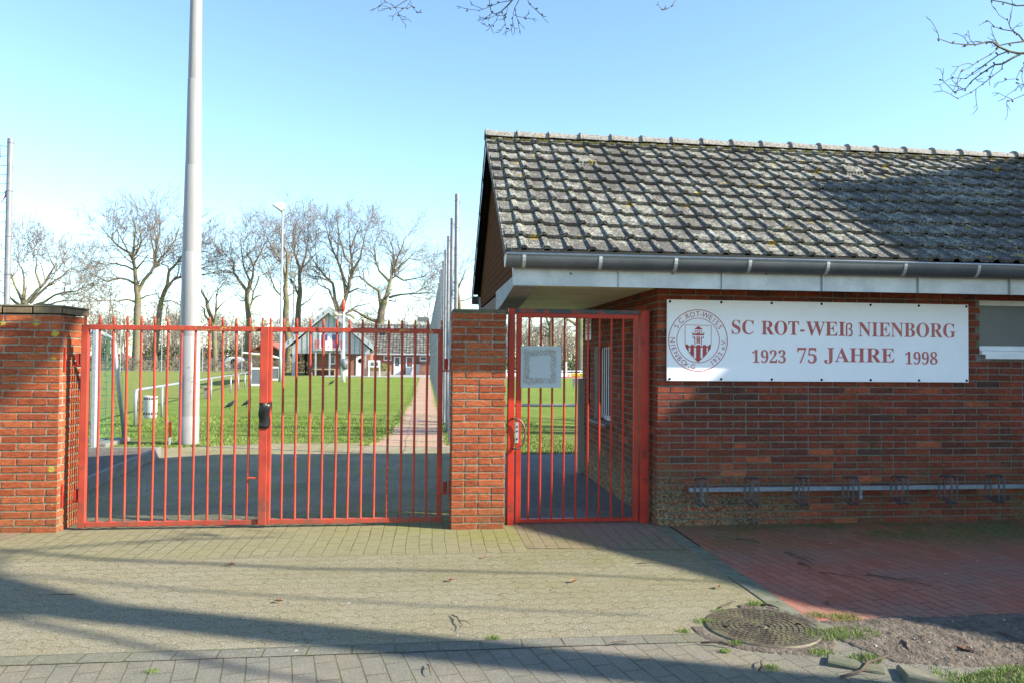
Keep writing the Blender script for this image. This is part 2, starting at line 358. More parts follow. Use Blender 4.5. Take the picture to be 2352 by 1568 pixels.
sheet('drive_paving', [(-7, 7.0), (.78, 7.0), (.78, 13.6), (-.4, 13.9), (-2.5, 13.95), (-4.6, 13.2), (-7, 12.6)], .001, PAV_DRIVE)
sheet('passage_paving', [(.78, 7.0), (8, 7.0), (8, 12.0), (.78, 12.0)], .004, PAV_DARK)
sheet('red_paving', [(2.226, 4.2), (9, 4.2), (9, 6.8), (2.226, 6.8)], .004, PAV_RED)
sheet('path', [(-1.0, 13.3), (.40, 13.0), (.38, 60), (-.34, 60), (-.42, 30), (-.55, 20), (-.66, 15.5)], .006, PAV_PATH)
sheet('forecourt_slabs', [(-8, 59.5), (14, 59.5), (14, 72), (-8, 72)], .004, M('slab_paving', (.42, .41, .37), (.34, .34, .3), 2, .9))
kb = MB()
for i in range(3):
    kb.box(2.10, 2.225, 4.35+.82*i, 4.35+.82*i+.812, -.05, .007, Matrix.Rotation(R(.15*(i-1)), 4, 'Z'))
kb.build('kerb', M('mossy_kerb_concrete', (.20, .205, .15), (.13, .14, .08), 9, .95, 0, .8, 90), bevel=.004)['kind'] = 'structure'
# uneven stony dirt on the right
def bumpy(name, x0, x1, y0, y1, nx, ny, hf, mask, m, z=.0):
    mb = MB(); idx = {}
    for j in range(ny+1):
        for i in range(nx+1):
            x = x0+(x1-x0)*i/nx; y = y0+(y1-y0)*j/ny; k = mask(x, y)
            idx[i, j] = len(mb.v); mb.v.append((x, y, z+hf(x, y)*max(0, k)-.03*(k <= 0)))
    for j in range(ny):
        for i in range(nx): mb.f.append((idx[i, j], idx[i+1, j], idx[i+1, j+1], idx[i, j+1]))
    o = mb.build(name, m, smooth=True); o['kind'] = 'structure'; return o
def dmask(x, y):
    n = noise.noise(Vector((x*2.3, y*2.3, 0)))*.16
    a = min((x-2.30+n*1.5)/.25, (4.22-y+n)/.12)
    b = (y-(3.58-.10*(x-2.3))+n)/.15
    ring = 1-abs(math.hypot(x-1.906, y-4.161)-.35+n*.3)/.05
    if y > 4.2 and x < 1.9: ring = -1
    return max(min(1, a, b), min(1, ring)*.3)
def dh(x, y): return .012+.016*noise.noise(Vector((x*9, y*9, 1)))+.011*noise.noise(Vector((x*28, y*28, 5)))
bumpy('dirt', 1.45, 5.6, 2.6, 4.7, 240, 130, dh, dmask, DIRT, .004)
random.seed(5)

# ------------------------------------------------------------------ bricks
def brick_face(mb, o, u, n, L, Hh, course, mod, rnd, gap=.012, depth=.05, start=0., skip=None, proud=.0035):
    """running bond on plane through o: u along, n outwards, z up"""
    o = Vector(o); u = Vector(u); n = Vector(n); rows = int(round(Hh/course))
    for r in range(rows):
        x = -mod/2 if (r % 2) else 0.
        x += start
        if x > 0: x -= mod
        z0 = r*course; z1 = z0+course-gap
        while x < L-1e-4:
            a = max(x, 0); b = min(x+mod-gap, L)
            if b-a > .02:
                xs = [(a, b)]
                if rnd.random() < .16 and b-a > .2: m_ = (a+b)/2; xs = [(a, m_-gap/2), (m_+gap/2, b)]
                for a_, b_ in xs:
                    if skip and skip((a_+b_)/2, (z0+z1)/2): continue
                    if skip and skip(a_+.005, (z0+z1)/2):   # clip to opening
                        while skip(a_+.005, (z0+z1)/2) and a_ < b_: a_ += .01
                    if skip and skip(b_-.005, (z0+z1)/2):
                        while skip(b_-.005, (z0+z1)/2) and b_ > a_: b_ -= .01
                    if b_-a_ < .02: continue
                    pr = proud+rnd.uniform(-.002, .002); j = lambda: rnd.uniform(-.0016, .0016)
                    q = [(a_+j(), z0+j()), (b_+j(), z0+j()), (b_+j(), z1+j()), (a_+j(), z1+j())]
                    f = [o+u*p+n*pr+Vector((0, 0, zz)) for p, zz in q]; g = [o+u*p-n*depth+Vector((0, 0, zz)) for p, zz in q]
                    mb.hexa(f, g)
            x += mod
COURSE = .0634
def pillar(label, x0, x1, y0, y1, h, m, mod, seed, loc, cap):
    rnd = random.Random(seed); t = thing('brick_pillar', label, 'pillar', loc)
    mb = MB(); d = .045
    brick_face(mb, (x0, y0, 0), (1, 0, 0), (0, -1, 0), x1-x0, h, COURSE, mod, rnd)
    brick_face(mb, (x1, y1, 0), (-1, 0, 0), (0, 1, 0), x1-x0, h, COURSE, mod, rnd)
    brick_face(mb, (x1, y0+d+.011, 0), (0, 1, 0), (1, 0, 0), y1-y0-2*d-.022, h, COURSE, mod, rnd, start=-.1)
    brick_face(mb, (x0, y0+d+.011, 0), (0, 1, 0), (-1, 0, 0), y1-y0-2*d-.022, h, COURSE, mod, rnd, start=-.1)
    mb.build('brickwork', m, t, bevel=.0035)
    rows = round(h/COURSE)
    MB().box(x0+.002, x1-.002, y0+.002, y1-.002, -.02, rows*COURSE-.004).build('mortar', MORTAR, t)
    return t
tl = pillar('brick gate pillar with yellow lichen spots at the left edge', -3.985, -3.065, 6.9, 7.38, 1.84, BR_SUN, .2385, 3, (-3.5, 7.1, 0), None)
# rounded cap course of the left pillar
cm = MB(); rr = random.Random(8)
x = -4.0
while x < -3.03:
    b = min(x+.235, -3.035); cm.box(x, b-.01, 6.885, 7.39, 1.845, 1.895+rr.uniform(-.004, .004)); x += .24
cm.build('cap_course', M('weathered_cap_brick', (.16, .10, .06), (.22, .17, .09), 9, .95, 0, .6, 60), tl, bevel=.012)
cm2 = MB().box(-4.0, -3.035, 6.887, 7.388, 1.896, 1.915); cm2.build('cap_mortar', M('mossy_cap', (.17, .15, .09), (.10, .10, .05), 16, .95, 0, .8, 60), tl, bevel=.008)
MB().lathe([(.0, 0), (.06, .002), (.055, .018), (.03, .026), (0, .028)], (-3.30, 7.15, 1.915), 12).build('stone', SOIL, tl)
tm = pillar('brick gate pillar between the wide red gate and the narrow one', .247, .720, 6.76, 7.23, 1.905, BR_MID, .2365, 4, (.48, 7, 0), None)
MB().box(.244, .723, 6.757, 7.233, 1.900, 1.928).build('cap_mortar', M('cap_concrete', (.16, .15, .10), (.11, .11, .07), 12, .95, 0, .8, 60), tm, bevel=.006)

# ------------------------------------------------------------------ club building on the right
EY, EZ, RY, RZ = 6.27, 2.364, 8.5, 3.945           # eave edge and ridge of the front slope
XL, XR, WX, WY = .668, 10.2, 2.10, 6.765
BK = 2*RY-WY
bld = thing('brick_clubhouse', 'long low red brick building with mossy tiled roof on the right', 'building', (5, 8.5, 0))
rnd = random.Random(11)
wmod = .2405
def win_skip(u, z): return u > 5.256-WX and 1.505 < z
front = MB(); brick_face(front, (WX, WY, 0), (1, 0, 0), (0, -1, 0), 8.0, 2.30, COURSE, wmod, rnd, skip=lambda u, z: 5.256-WX < u < 8.1-WX and 1.53 < z < 2.11)
front.build('front_brickwork', BR_WALL, bld, bevel=.003)
side = MB()
SW0, SW1, SZ0, SZ1 = 8.47, 9.30, .78, 1.66
brick_face(side, (WX, WY+.056, 0), (0, 1, 0), (-1, 0, 0), 3.25, 2.30, COURSE, wmod, rnd, start=-.06, skip=lambda u, z: SW0-WY-.056 < u < SW1-WY-.056 and SZ0 < z < SZ1)
side.build('passage_brickwork', BR_WALL, bld, bevel=.003)
c_ = MB()   # mortar core, left open where the windows are
e = .003
c_.box(WX+e, 5.256, WY+e, WY+.2, -.02, 2.3).box(5.256, 8.1, WY+e, WY+.2, -.02, 1.53).box(5.256, 8.1, WY+e, WY+.2, 2.11, 2.3).box(8.1, 10.1, WY+e, WY+.2, -.02, 2.3)
c_.box(WX+e, WX+.2, WY+.2, SW0, -.02, 2.3).box(WX+e, WX+.2, SW0, SW1, -.02, SZ0).box(WX+e, WX+.2, SW0, SW1, SZ1, 2.3).box(WX+e, WX+.2, SW1, 10.08, -.02, 2.3)
c_.box(WX+.2, 10.1, 10.0, 10.08, -.02, 2.3).box(10.0, 10.1, WY+.2, 10.0, -.02, 2.3)
c_.build('wall_core', MORTAR_W, bld)
MB().box(WX+.2, 10, WY+.2, 10.0, .0, .02).box(WX+.22, 9.98, WY+.55, 9.98, 2.2, 2.24).build('interior', DARK, bld)
# window on the front, frosted pane behind a white frame
fw = MB(); wy = WY+.07
x0, x1 = 5.256, 8.1
fw.box(x0, x1, wy+.004, wy+.07, 1.52, 1.611).box(x0, x1, wy, wy+.07, 2.045, 2.11).box(x0, x1, wy, wy+.07, 1.612, 1.66).box(x0+.0, x0+.012, wy-.002, wy+.07, 1.66, 2.045).box(6.64, 6.71, wy, wy+.07, 1.66, 2.045)
wf = fw.build('window', WHITE, bld, bevel=.004)
tag(wf, 'wide frosted window in a white frame')
MB().box(x0, x1, wy+.03, wy+.05, 1.655, 2.05).build('pane', FROST, wf)
MB().box(x0-.0, x1, WY-.035, wy+.02, 1.575, 1.61).box(x0+.03, x1, WY-.05, WY-.032, 1.535, 1.58).build('sill', WHITE, wf, bevel=.003)
# passage window with white bars
MB().box(WX+.10, WX+.12, SW0, SW1, SZ0, SZ1).build('pane', GLASS, bld).name = 'passage_window'
pw = [o for o in bld.children if o.name.startswith('passage_window')][0]
fb = MB(); X0 = WX+.075
fb.box(X0, X0+.024, SW0, SW1, SZ0, SZ0+.05).box(X0, X0+.024, SW0, SW1, SZ1-.03, SZ1).box(X0, X0+.024, SW0, SW0+.03, SZ0+.05, SZ1-.03)
fb.build('frame', WHITE, pw)
for i in range(5):
    yy = SW0+.085+i*.105
    MB().tube([(WX+.012, yy, SZ0+.03), (WX+.012, yy, SZ1-.02)], .008, 8).build('bar', WHITE, pw)
MB().box(WX-.09, WX+.1, SW0-.06, SW1+.06, SZ0-.035, SZ0-.005).build('sill', CONC, pw, bevel=.004)
MB().box(WX-.012, WX+.01, SW1-.19, SW1-.005, SZ0, SZ1).build('shutter', M('dark_brown_wood', (.09, .035, .03), None, 8, .6), pw)
# beige door leaf standing open at the far end of the passage, dark hatch beside it
dA, dB, dC = W(1328, 900, 9.92).x, W(1349, 900, 9.92).x, W(1357, 1000, 9.92).x
dl = MB(); dl.box(dA, dB, 9.92, 9.96, .02, 1.25).box(dB, dC, 9.92, 9.96, .02, .90)
do = dl.build('door', PANELB, bld); tag(do, 'beige door leaf standing open')
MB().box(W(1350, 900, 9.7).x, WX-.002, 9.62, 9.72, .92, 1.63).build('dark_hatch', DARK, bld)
MB().box(W(1351, 1000, 9.7).x, W(1359, 1000, 9.7).x, 9.66, 9.72, .02, .915).build('edge_post', M('black_door_edge', (.02, .02, .02), None, 4, .4), do)
# canopy: soffit, beams
FY, FZ0, FZ1 = 6.35, 2.108, 2.33
MB().box(.93, WX-.004, FY+.03, 10.62, 2.150, 2.165).box(WX, 10.1, FY+.03, WY-.01, 2.19, 2.2).build('soffit', SOFF, bld)
bm_ = MB(); n_ = 8; ys = [FY+.03+(7.95-FY)*i/n_ for i in range(n_+1)]; zb_ = [2.100-.11*math.sin(min(1, i/n_)*math.pi/2)**1.2 for i in range(n_+1)]
for i in range(n_):
    bm_.hexa([(.735, ys[i], zb_[i]), (.93, ys[i], zb_[i]), (.93, ys[i+1], zb_[i+1]), (.735, ys[i+1], zb_[i+1])], [(.735, ys[i], 2.19), (.93, ys[i], 2.19), (.93, ys[i+1], 2.19), (.735, ys[i+1], 2.19)])
bm_.build('canopy_beam', M('pale_render', (.36, .37, .36), (.28, .29, .29), 4, .7, .1, .2, 40), bld)
MB().box(.735, .93, 7.985, 10.6, 1.99, 2.14).build('rear_beam', M('brown_beam', (.13, .055, .02), (.09, .04, .018), 5, .7), bld)
MB().add([(.729, FY, FZ0), (.729, FY, 2.30), (.729, FY+.10, 2.34), (.729, FY+.02, FZ0)], [(0, 1, 2, 3)]).build('side_flashing', ZINC, bld)
fa = MB(); fa.box(.731, XR, FY, FY+.025, FZ0, FZ1); fasc = fa.build('fascia', ZINC, bld)
for px in (1421, 1658, 1888, 2108, 2318, 2520): X = W(px, 650, FY).x; MB().box(X-.005, X+.005, FY-.022, FY, FZ0-.002, FZ1-.01).build('seam', ZINC, fasc)
MB().box(.731, .749, FY-.01, FY, FZ0-.002, FZ1-.01).build('seam', ZINC, fasc)
for px in (1311, 1545, 1760, 1990, 2190):
    p = W(px, 625, FY); MB().lathe([(0, -.006), (.009, -.005), (.011, 0)], (p.x, FY, p.z-.015), 10, 'y').build('screw', GALV_D, fasc)
# gutter (half round, front edge bead)
grx, grz = .072, .108; gy, gz = 6.272, 2.352
prof = [(gy+grx*math.cos(a), gz+grz*math.sin(a)) for a in [math.pi+math.pi*i/14 for i in range(15)]]
prof_in = [(gy+(grx-.004)*math.cos(a), gz+(grz-.004)*math.sin(a)) for a in [2*math.pi-math.pi*i/14 for i in range(15)]]
GX0 = XL-.014
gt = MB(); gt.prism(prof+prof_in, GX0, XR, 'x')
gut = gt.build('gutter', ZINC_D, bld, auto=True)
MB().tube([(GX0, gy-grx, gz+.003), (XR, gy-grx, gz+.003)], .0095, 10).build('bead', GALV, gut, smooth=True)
MB().prism(prof, GX0-.004, GX0+.002, 'x').build('end_cap', ZINC, gut)
for px in (1203.6, 1379, 1552, 1721.5, 1900.6, 2078, 2246, 2420):
    X = W(px, 605, 6.22).x; a0 = [(gy+(grx+.004)*math.cos(a), gz+(grz+.004)*math.sin(a)) for a in [math.pi+math.pi*i/12 for i in range(13)]]
    a1 = [(gy+(grx+.0005)*math.cos(a), gz+(grz+.0005)*math.sin(a)) for a in [2*math.pi-math.pi*i/12 for i in range(13)]]
    MB().prism(a0+a1, X-.014, X+.014, 'x').build('bracket', ZINC, gut)
# leaf guard comb
cb = MB(); x = .70
while x < 4.3:
    cb.box(x, x+.004, 6.21, 6.28, 2.356, 2.384); x += .0125
cb.box(.70, 4.3, 6.208, 6.212, 2.352, 2.360); cb.build('leaf_guard', M('leaf_guard', (.12, .11, .09), None, 9, .8), gut)
# tiles
PIT, GA = .1918, .2531
def tiles(sgn, xr):
    mb = MB(); S = Vector((0, sgn*(RY-EY), RZ-EZ)); SL = S.length; S.normalize(); N = Vector((0, -sgn*S.z, abs(S.y)))
    base = Vector((0, RY-sgn*(RY-EY), EZ)); rr = random.Random(21)
    prof = [(0, .0), (.104, .0), (.117, .026), (.150, .030), (.172, .005), (.1898, .001)]
    nrow = int(SL/GA)+1
    for r in range(nrow):
        s0 = r*GA; s1 = min(s0+GA+.05, SL+.02)
        if s0 > SL-.03: continue
        x = XL; c = 0
        while x < xr:
            lift = rr.uniform(0, .004); sk = rr.uniform(-.003, .003)
            top0 = [base+S*(s0+sk)+N*(.048+lift+h)+Vector((x+px, 0, 0)) for px, h in prof]
            top1 = [base+S*s1+N*(.008+h*.55)+Vector((x+px, 0, 0)) for px, h in prof]
            bot0 = [base+S*(s0+sk)+N*(.048+lift+h-.030)+Vector((x+px, 0, 0)) for px, h in prof]
            n = len(prof); vs = top0+top1+bot0; fs = [(i, i+1, n+i+1, n+i) for i in range(n-1)]+[(2*n+i, 2*n+i+1, i+1, i) for i in range(n-1)]
            fs += [(0, n, 2*n), (n-1, 2*n-1, 3*n-1)]
            mb.add(vs, fs); x += PIT
    # verge strip at the left end, turned down
    for r in range(nrow):
        s0 = r*GA; s1 = min(s0+GA+.02, SL)
        a = base+S*s0+N*.040; b = base+S*s1+N*.018
        mb.hexa([a+Vector((XL-.018, 0, 0)), a+Vector((XL, 0, 0)), b+Vector((XL, 0, 0)), b+Vector((XL-.018, 0, 0))],
                [a+Vector((XL-.018, 0, 0))-N*.085, a+Vector((XL, 0, 0))-N*.085, b+Vector((XL, 0, 0))-N*.07, b+Vector((XL-.018, 0, 0))-N*.07])
    return mb
roof = tiles(1, XR).build('roof', TILE, bld); tag(roof, 'weathered concrete tile roof grown with lichen')
TILE_B = M('shaded_back_tile', (.045, .04, .04), (.03, .028, .03), 8, .85, 0, .4, 50)  # back slope's tile colour painted dark to stand for its shade
tiles(-1, XR).build('back_roof_slope', TILE_B, bld)
MB().add([(XL+.06, EY+.04, EZ-.012), (XR, EY+.04, EZ-.012), (XR, RY, RZ-.012), (XL+.06, RY, RZ-.012), (XL+.06, 2*RY-EY-.04, EZ-.012), (XR, 2*RY-EY-.04, EZ-.012)], [(0, 1, 2, 3), (3, 2, 5, 4)]).build('underlay', DARK, roof)
# ridge caps
rc = MB(); x = XL-.02; i = 0
while x < XR:
    L_ = .355; prs = [(math.pi*j/8) for j in range(9)]
    def arc(X, r, dz): return [(X, RY-r*math.cos(a), RZ+.000+dz+.78*r*math.sin(a)) for a in prs]
    A = arc(x, .108, .012)+arc(x+L_+.02, .096, .004)
    C2 = arc(x-.004, .119, .014)+arc(x+.020, .117, .014)+arc(x-.004, .085, .01)
    rc.add(A, [(j, j+1, 10+j, 9+j) for j in range(8)])
    rc.add(C2, [(j, j+1, 10+j, 9+j) for j in range(8)]+[(18+j, 19+j, j+1, j) for j in range(8)]); x += L_; i += 1
def ridge_mat():
    t = NT('ridge_tile'); n2 = t.noise(40, 5, .75, dist=1)
    c = t.mix(t.ramp(n2, .40, .56), (.13, .115, .105), (.36, .35, .31)); ye = t.math('MULTIPLY', t.ramp(t.noise(2.3, 3), .62, .68), t.ramp(t.noise(35, 5), .46, .55))
    return t.done(t.mix(ye, c, (.5, .33, .05)), .9, t.bump(n2, .6, .006))
rc.build('ridge_cap', ridge_mat(), roof, auto=True)
rm = MB(); rr = random.Random(77)
for i in range(2600):
    X = rr.uniform(XL+.05, XR); s = rr.random()**2*.05+.005; yy = RY-.105-s*.8; z = RZ-.082+.055-s*.62+rr.uniform(0, .012); q = rr.uniform(.006, .016)
    rm.box(X-q, X+q, yy-q*.6, yy+q*.6, z-.01, z+q*.5)
rm.build('ridge_moss', M('roof_moss', (.13, .12, .03), (.08, .075, .03), 30, .95, 0, .5, 80), roof)
for (zx, zy, sc2, ox, oy) in ((1035, 285, 2.09, 1700, 450), (855, 300, 2.24, 2800, 500)):
    p = Vector(W((ox+zx/sc2)/1.633, (oy+zy/sc2)/1.633, 8.0)); s = ((7.99-EY)/(RY-EY))
    zz = EZ+s*(RZ-EZ); X = p.x
    v = MB(); v.prism([(7.86, zz-.09), (7.86, zz-.01), (7.94, zz+.055), (8.14, zz+.12), (8.14, zz+.05)], X-.095, X+.095, 'x')
    vo = v.build('vent_tile', TILE, roof)
    hb = MB()
    for a in range(5):
        for b in range(2): hb.box(X-.075+a*.034, X-.060+a*.034, 7.856, 7.862, zz-.07+b*.032, zz-.055+b*.032)
    hb.build('vent_hole', DARK, vo)
# gable boarding, flashing
gb = MB(); gb.prism([(6.47, 2.19), (10.53, 2.19), (10.53, 2.38), (RY, RZ-.06), (6.47, 2.45)], .760, .785, 'x'); gb.build('gable_boards', GBOARD, bld)
gf = MB()
S = Vector((0, RY-(2*RY-EY), RZ-EZ)).normalized()
for k in range(5):
    s0 = .02+k*.55; a = Vector((0, 2*RY-EY, EZ))+S*s0; b = a+S*.5; N = Vector((0, S.z, -S.y))
    gf.hexa([Vector((.655, 0, 0))+a-N*.03, Vector((.655, 0, 0))+a-N*.09, Vector((.655, 0, 0))+b-N*.13, Vector((.655, 0, 0))+b-N*.03],
            [Vector((.659, 0, 0))+a-N*.03, Vector((.659, 0, 0))+a-N*.09, Vector((.659, 0, 0))+b-N*.13, Vector((.659, 0, 0))+b-N*.03])
gf.build('verge_flashing', ZINC, bld)
gt2 = MB(); yb = 2*RY-gy
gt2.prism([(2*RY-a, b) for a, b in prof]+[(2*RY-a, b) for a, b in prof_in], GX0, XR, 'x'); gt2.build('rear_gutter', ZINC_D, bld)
MB().box(.742, XR, 10.63, 10.65, 2.108, 2.33).build('rear_fascia', ZINC, bld)
MB().box(.80, .98, 10.25, 10.42, 0, 2.128).build('rear_post', M('brown_post', (.10, .05, .03), None, 6, .7), bld) if False else None

# notices on the passage wall
for i, (y0, y1) in enumerate(((9.52, 9.70), (9.73, 9.86))):
    t = thing('paper_notice', ('larger' if i == 0 else 'narrower, farther')+' white paper notice on the passage wall', 'notice', (WX, (y0+y1)/2, 1.9))
    MB().box(WX-.012, WX-.008, y0, y1, 1.74, 2.02).build('sheet', WHITE, t)
    lm = MB(); rr = random.Random(i)
    for k in range(9):
        z = 2.0-.02*k-.006*(k//3)
        if k % 4 == 3: continue
        yy = y0+.02
        while yy < y1-.03: l_ = rr.uniform(.008, .028); lm.box(WX-.0135, WX-.0125, yy, min(yy+l_, y1-.015), z-.012, z-.002); yy += l_+.008
    lm.build('print', DARK, t)

# ------------------------------------------------------------------ text helper
BOLD = {**{chr(65+i): chr(0x1D400+i) for i in range(26)}, **{chr(48+i): chr(0x1D7CE+i) for i in range(10)}}
def glyphs(body, bold=False):
    """one flat mesh of the string: verts (x,y), faces"""
    c = bpy.data.curves.new('txt', 'FONT'); c.body = ''.join(BOLD.get(ch, ch) for ch in body) if bold else body
    c.resolution_u = 4; o = bpy.data.objects.new('txt', c); COL.objects.link(o); bpy.context.view_layer.update()
    me = o.to_mesh(); vs = [(v.co.x, v.co.y) for v in me.vertices]; fs = [tuple(p.vertices) for p in me.polygons]
    o.to_mesh_clear(); bpy.data.objects.remove(o); bpy.data.curves.remove(c); return vs, fs
def text_box(mb, body, x0, x1, z0, z1, Y, bold=True, shear=0.):
    vs, fs = glyphs(body, bold)
    ax, bx = min(v[0] for v in vs), max(v[0] for v in vs); ay, by = min(v[1] for v in vs), max(v[1] for v in vs)
    mb.add([(x0+(v[0]-ax)/(bx-ax)*(x1-x0), Y, z0+(v[1]-ay)/(by-ay)*(z1-z0)+shear*(v[0]-ax)/(bx-ax)) for v in vs], fs)

# ------------------------------------------------------------------ jubilee sign
SY = 6.725
sg = thing('jubilee_sign', 'long white club sign with red crest and lettering on the brick wall', 'sign', (3.65, SY, 1.67))
MB().box(2.173, 5.112, SY, SY+.012, 1.312, 2.042).build('board', SIGNW, sg, bevel=.002)
for i in range(7):
    X = 2.20+i*(5.09-2.20)/6
    for z in (1.33, 2.024): MB().lathe([(0, -.006), (.010, -.004), (.012, 0)], (X, SY-.001, z), 10, 'y').build('screw', DARK, sg)
def z4(x, y, Y=SY): return W((2400+x/1.568)/1.633, (1000+y/1.568)/1.633, Y)
tx = MB()
def tline(body, xa, ya, xb, yb, hh):   # baseline start, baseline end (in photo crop), cap height in crop px
    a = z4(xa, ya); b = z4(xb, yb); h = (z4(xa, ya-hh)-a).z
    text_box(tx, body, a.x, b.x, (a.z+b.z)/2, (a.z+b.z)/2+h, SY-.0015)
tline('SC', 540, 397, 670, 400, 84); tline('ROT-', 714, 401, 968, 406, 84); tline('WEI', 976, 407, 1208, 411, 84); 
a = z4(1211, 412); b = z4(1252, 412); text_box(tx, 'ß', a.x, b.x, a.z, a.z+.128, SY-.0015, False)
tline('NIENBORG', 1285, 412, 1857, 420, 86)
tline('1923', 660, 563, 858, 567, 78); tline('75', 925, 566, 1040, 568, 92); tline('JAHRE', 1084, 572, 1497, 571, 96); tline('1998', 1560, 573, 1750, 574, 76)
tx.build('lettering', FADED, sg)
# crest
em = MB(); ec = W(1603.5, 781.6, SY); K = .000640
def E2(x, y, d=.0015): return (ec.x+(x-610)*K, SY-d, ec.z-(y-638)*K)
def ring(r, t_, d=.0015):
    n = 72; vs = []; 
    for i in range(n):
        a = 2*math.pi*i/n
        for q in (r-t_/2, r+t_/2): vs.append(E2(610+q*math.cos(a), 638-q*math.sin(a), d))
    em.add(vs, [(2*i, 2*i+1, (2*i+3) % (2*n), (2*i+2) % (2*n)) for i in range(n)])
def epoly(pts, d=.0015): em.add([E2(x, y, d) for x, y in pts], [tuple(range(len(pts)))])
ring(430, 11); ring(312, 9)
def shield_edge(o):
    L = [(418-o, 425-o)]; Rr = [(803+o, 428-o)]
    for y, dx in ((560, 0), (690, 2), (750, 22), (810, 58), (870, 108), (915, 160)): L.append((418-o+dx, y)); Rr.append((803+o-dx, y))
    return L+[(610, 940+o*1.4)]+Rr[::-1]
so_, si_ = shield_edge(3), shield_edge(-4)
n = len(so_); em.add([E2(*p) for p in so_]+[E2(*p) for p in si_], [(i, (i+1) % n, n+(i+1) % n, n+i) for i in range(n)])
# town wall with merlons and white gaps
epoly([(424, 694), (462, 694), (470, 716), (424, 716)]); epoly([(498, 716), (508, 696), (540, 696), (552, 716)]); epoly([(580, 716), (592, 698), (636, 698), (650, 716)]); epoly([(674, 716), (686, 698), (722, 698), (734, 716)]); epoly([(758, 716), (766, 696), (800, 696), (797, 716)])
epoly([(424, 716), (797, 716), (795, 736), (426, 736)])
epoly([(426, 736), (472, 736), (472, 788), (452, 768)]); epoly([(496, 736), (550, 736), (550, 876), (520, 850), (480, 800), (496, 800)])
epoly([(580, 736), (648, 736), (645, 886), (634, 918), (610, 936), (586, 922), (580, 886)]); epoly([(676, 736), (734, 736), (734, 800), (745, 800), (700, 862), (676, 880)]); epoly([(752, 736), (795, 736), (786, 760), (768, 785), (752, 790)])
epoly([(480, 800), (496, 800), (520, 850)]); epoly([(550, 876), (586, 922), (580, 886), (560, 884)]); epoly([(645, 886), (676, 880), (634, 918)])
# tower
epoly([(550, 486), (612, 438), (682, 486)]); epoly([(562, 500), (572, 500), (572, 536), (562, 536)]); epoly([(652, 500), (662, 500), (662, 536), (652, 536)])
for a in ((588, 500, 636, 508), (588, 528, 636, 536), (588, 508, 598, 528), (626, 508, 636, 528)): epoly([(a[0], a[1]), (a[2], a[1]), (a[2], a[3]), (a[0], a[3])])
epoly([(520, 512), (532, 540), (560, 546), (612, 540), (664, 546), (690, 540), (701, 514), (697, 566), (612, 572), (524, 566)])
epoly([(524, 576), (532, 576), (556, 610), (556, 620), (530, 600)]); epoly([(698, 576), (690, 576), (666, 610), (666, 620), (692, 600)])
epoly([(556, 586), (568, 586), (568, 702), (556, 702)]); epoly([(652, 586), (664, 586), (664, 704), (652, 704)])
for a in ((586, 586, 600, 680), (622, 586, 636, 680), (600, 586, 622, 594), (600, 672, 622, 680)): epoly([(a[0], a[1]), (a[2], a[1]), (a[2], a[3]), (a[0], a[3])])
epoly([(604, 602), (618, 602), (618, 664), (604, 664)])
def arc_text(items, r, hgt, outward):
    for ch, deg in items:
        vs, fs = glyphs(ch); s = hgt/.70; ax = (min(v[0] for v in vs)+max(v[0] for v in vs))/2
        a = R(deg); ca, sa = math.cos(a), math.sin(a)
        rx, ry = (sa, -ca) if outward else (-sa, ca)     # reading direction
        ux, uy = (ca, sa) if outward else (-ca, -sa)     # glyph up
        ux_, uy_ = ux, uy
        base = r-hgt/2 if outward else r+hgt/2
        em.add([E2(610+base*ca+(v[0]-ax)*s*rx+v[1]*s*ux_, 638-(base*sa+(v[0]-ax)*s*ry+v[1]*s*uy_)) for v in vs], fs)
arc_text(list(zip('S.C.ROT-WEISS', (149, 141, 133, 124, 115, 103.5, 91, 83.5, 73, 60, 51, 42, 30.5))), 372, 72, True)
arc_text(list(zip('NIENBO', (180, 190.5, 199, 211, 223.5, 236))), 372, 72, False)
arc_text([('r', 244.5), (',', 250), ('G', 258.5)], 372, 70, False)
arc_text(list(zip('1923', (303, 311.5, 321, 330))), 372, 70, False)
arc_text(list(zip('e.V.', (344, 350.5, 355.5, 361.5))), 372, 70, False)
em.build('crest', REDINK, sg)

# ------------------------------------------------------------------ bicycle rack
RYK = 6.67
RAILM = M('dull_galvanised_rail', (.30, .33, .36), (.22, .25, .28), 30, .6, .3, .1, 80)
LOOPM = M('dark_steel_rod', (.12, .125, .14), (.075, .08, .09), 20, .45, .3, .1, 80)
rk = thing('bicycle_rack', 'galvanised wall-mounted bicycle rack with wheel loops under the sign', 'bicycle rack', (4.2, RYK, .34))
xa = W(1582, 1133, RYK).x
MB().box(xa, 7.2, RYK-.018, RYK+.018, .322, .362).build('rail', RAILM, rk, bevel=.003)
for px in (1607.6, 1722.8, 1836, 1950, 2060.8, 2172, 2279, 2385):
    X = W(px, 1133, 6.6).x; mb = MB()
    for dx in (-.028, .024):
        yb_, yf = RYK-.02, RYK-.19; z0, z1 = .218, .462; pts = []
        c4 = [(yb_, z1-.01), (yf, z1), (yf, z0), (yb_, z0+.03)]; rr_ = .03
        for i in range(4):
            p = Vector((0,)+c4[i]); a = Vector((0,)+c4[i-1]); b = Vector((0,)+c4[(i+1) % 4])
            da = (a-p).normalized()*rr_; db = (b-p).normalized()*rr_
            for t_ in (0, .33, .66, 1): q = p+da*(1-t_)**2+db*t_**2; pts.append((X+dx+(q.z-.34)*.03, q.y, q.z))
        pts.append(pts[0]); mb.tube(pts, .0075, 8, cap=False)
    mb.build('wheel_loop', LOOPM, rk, smooth=True)
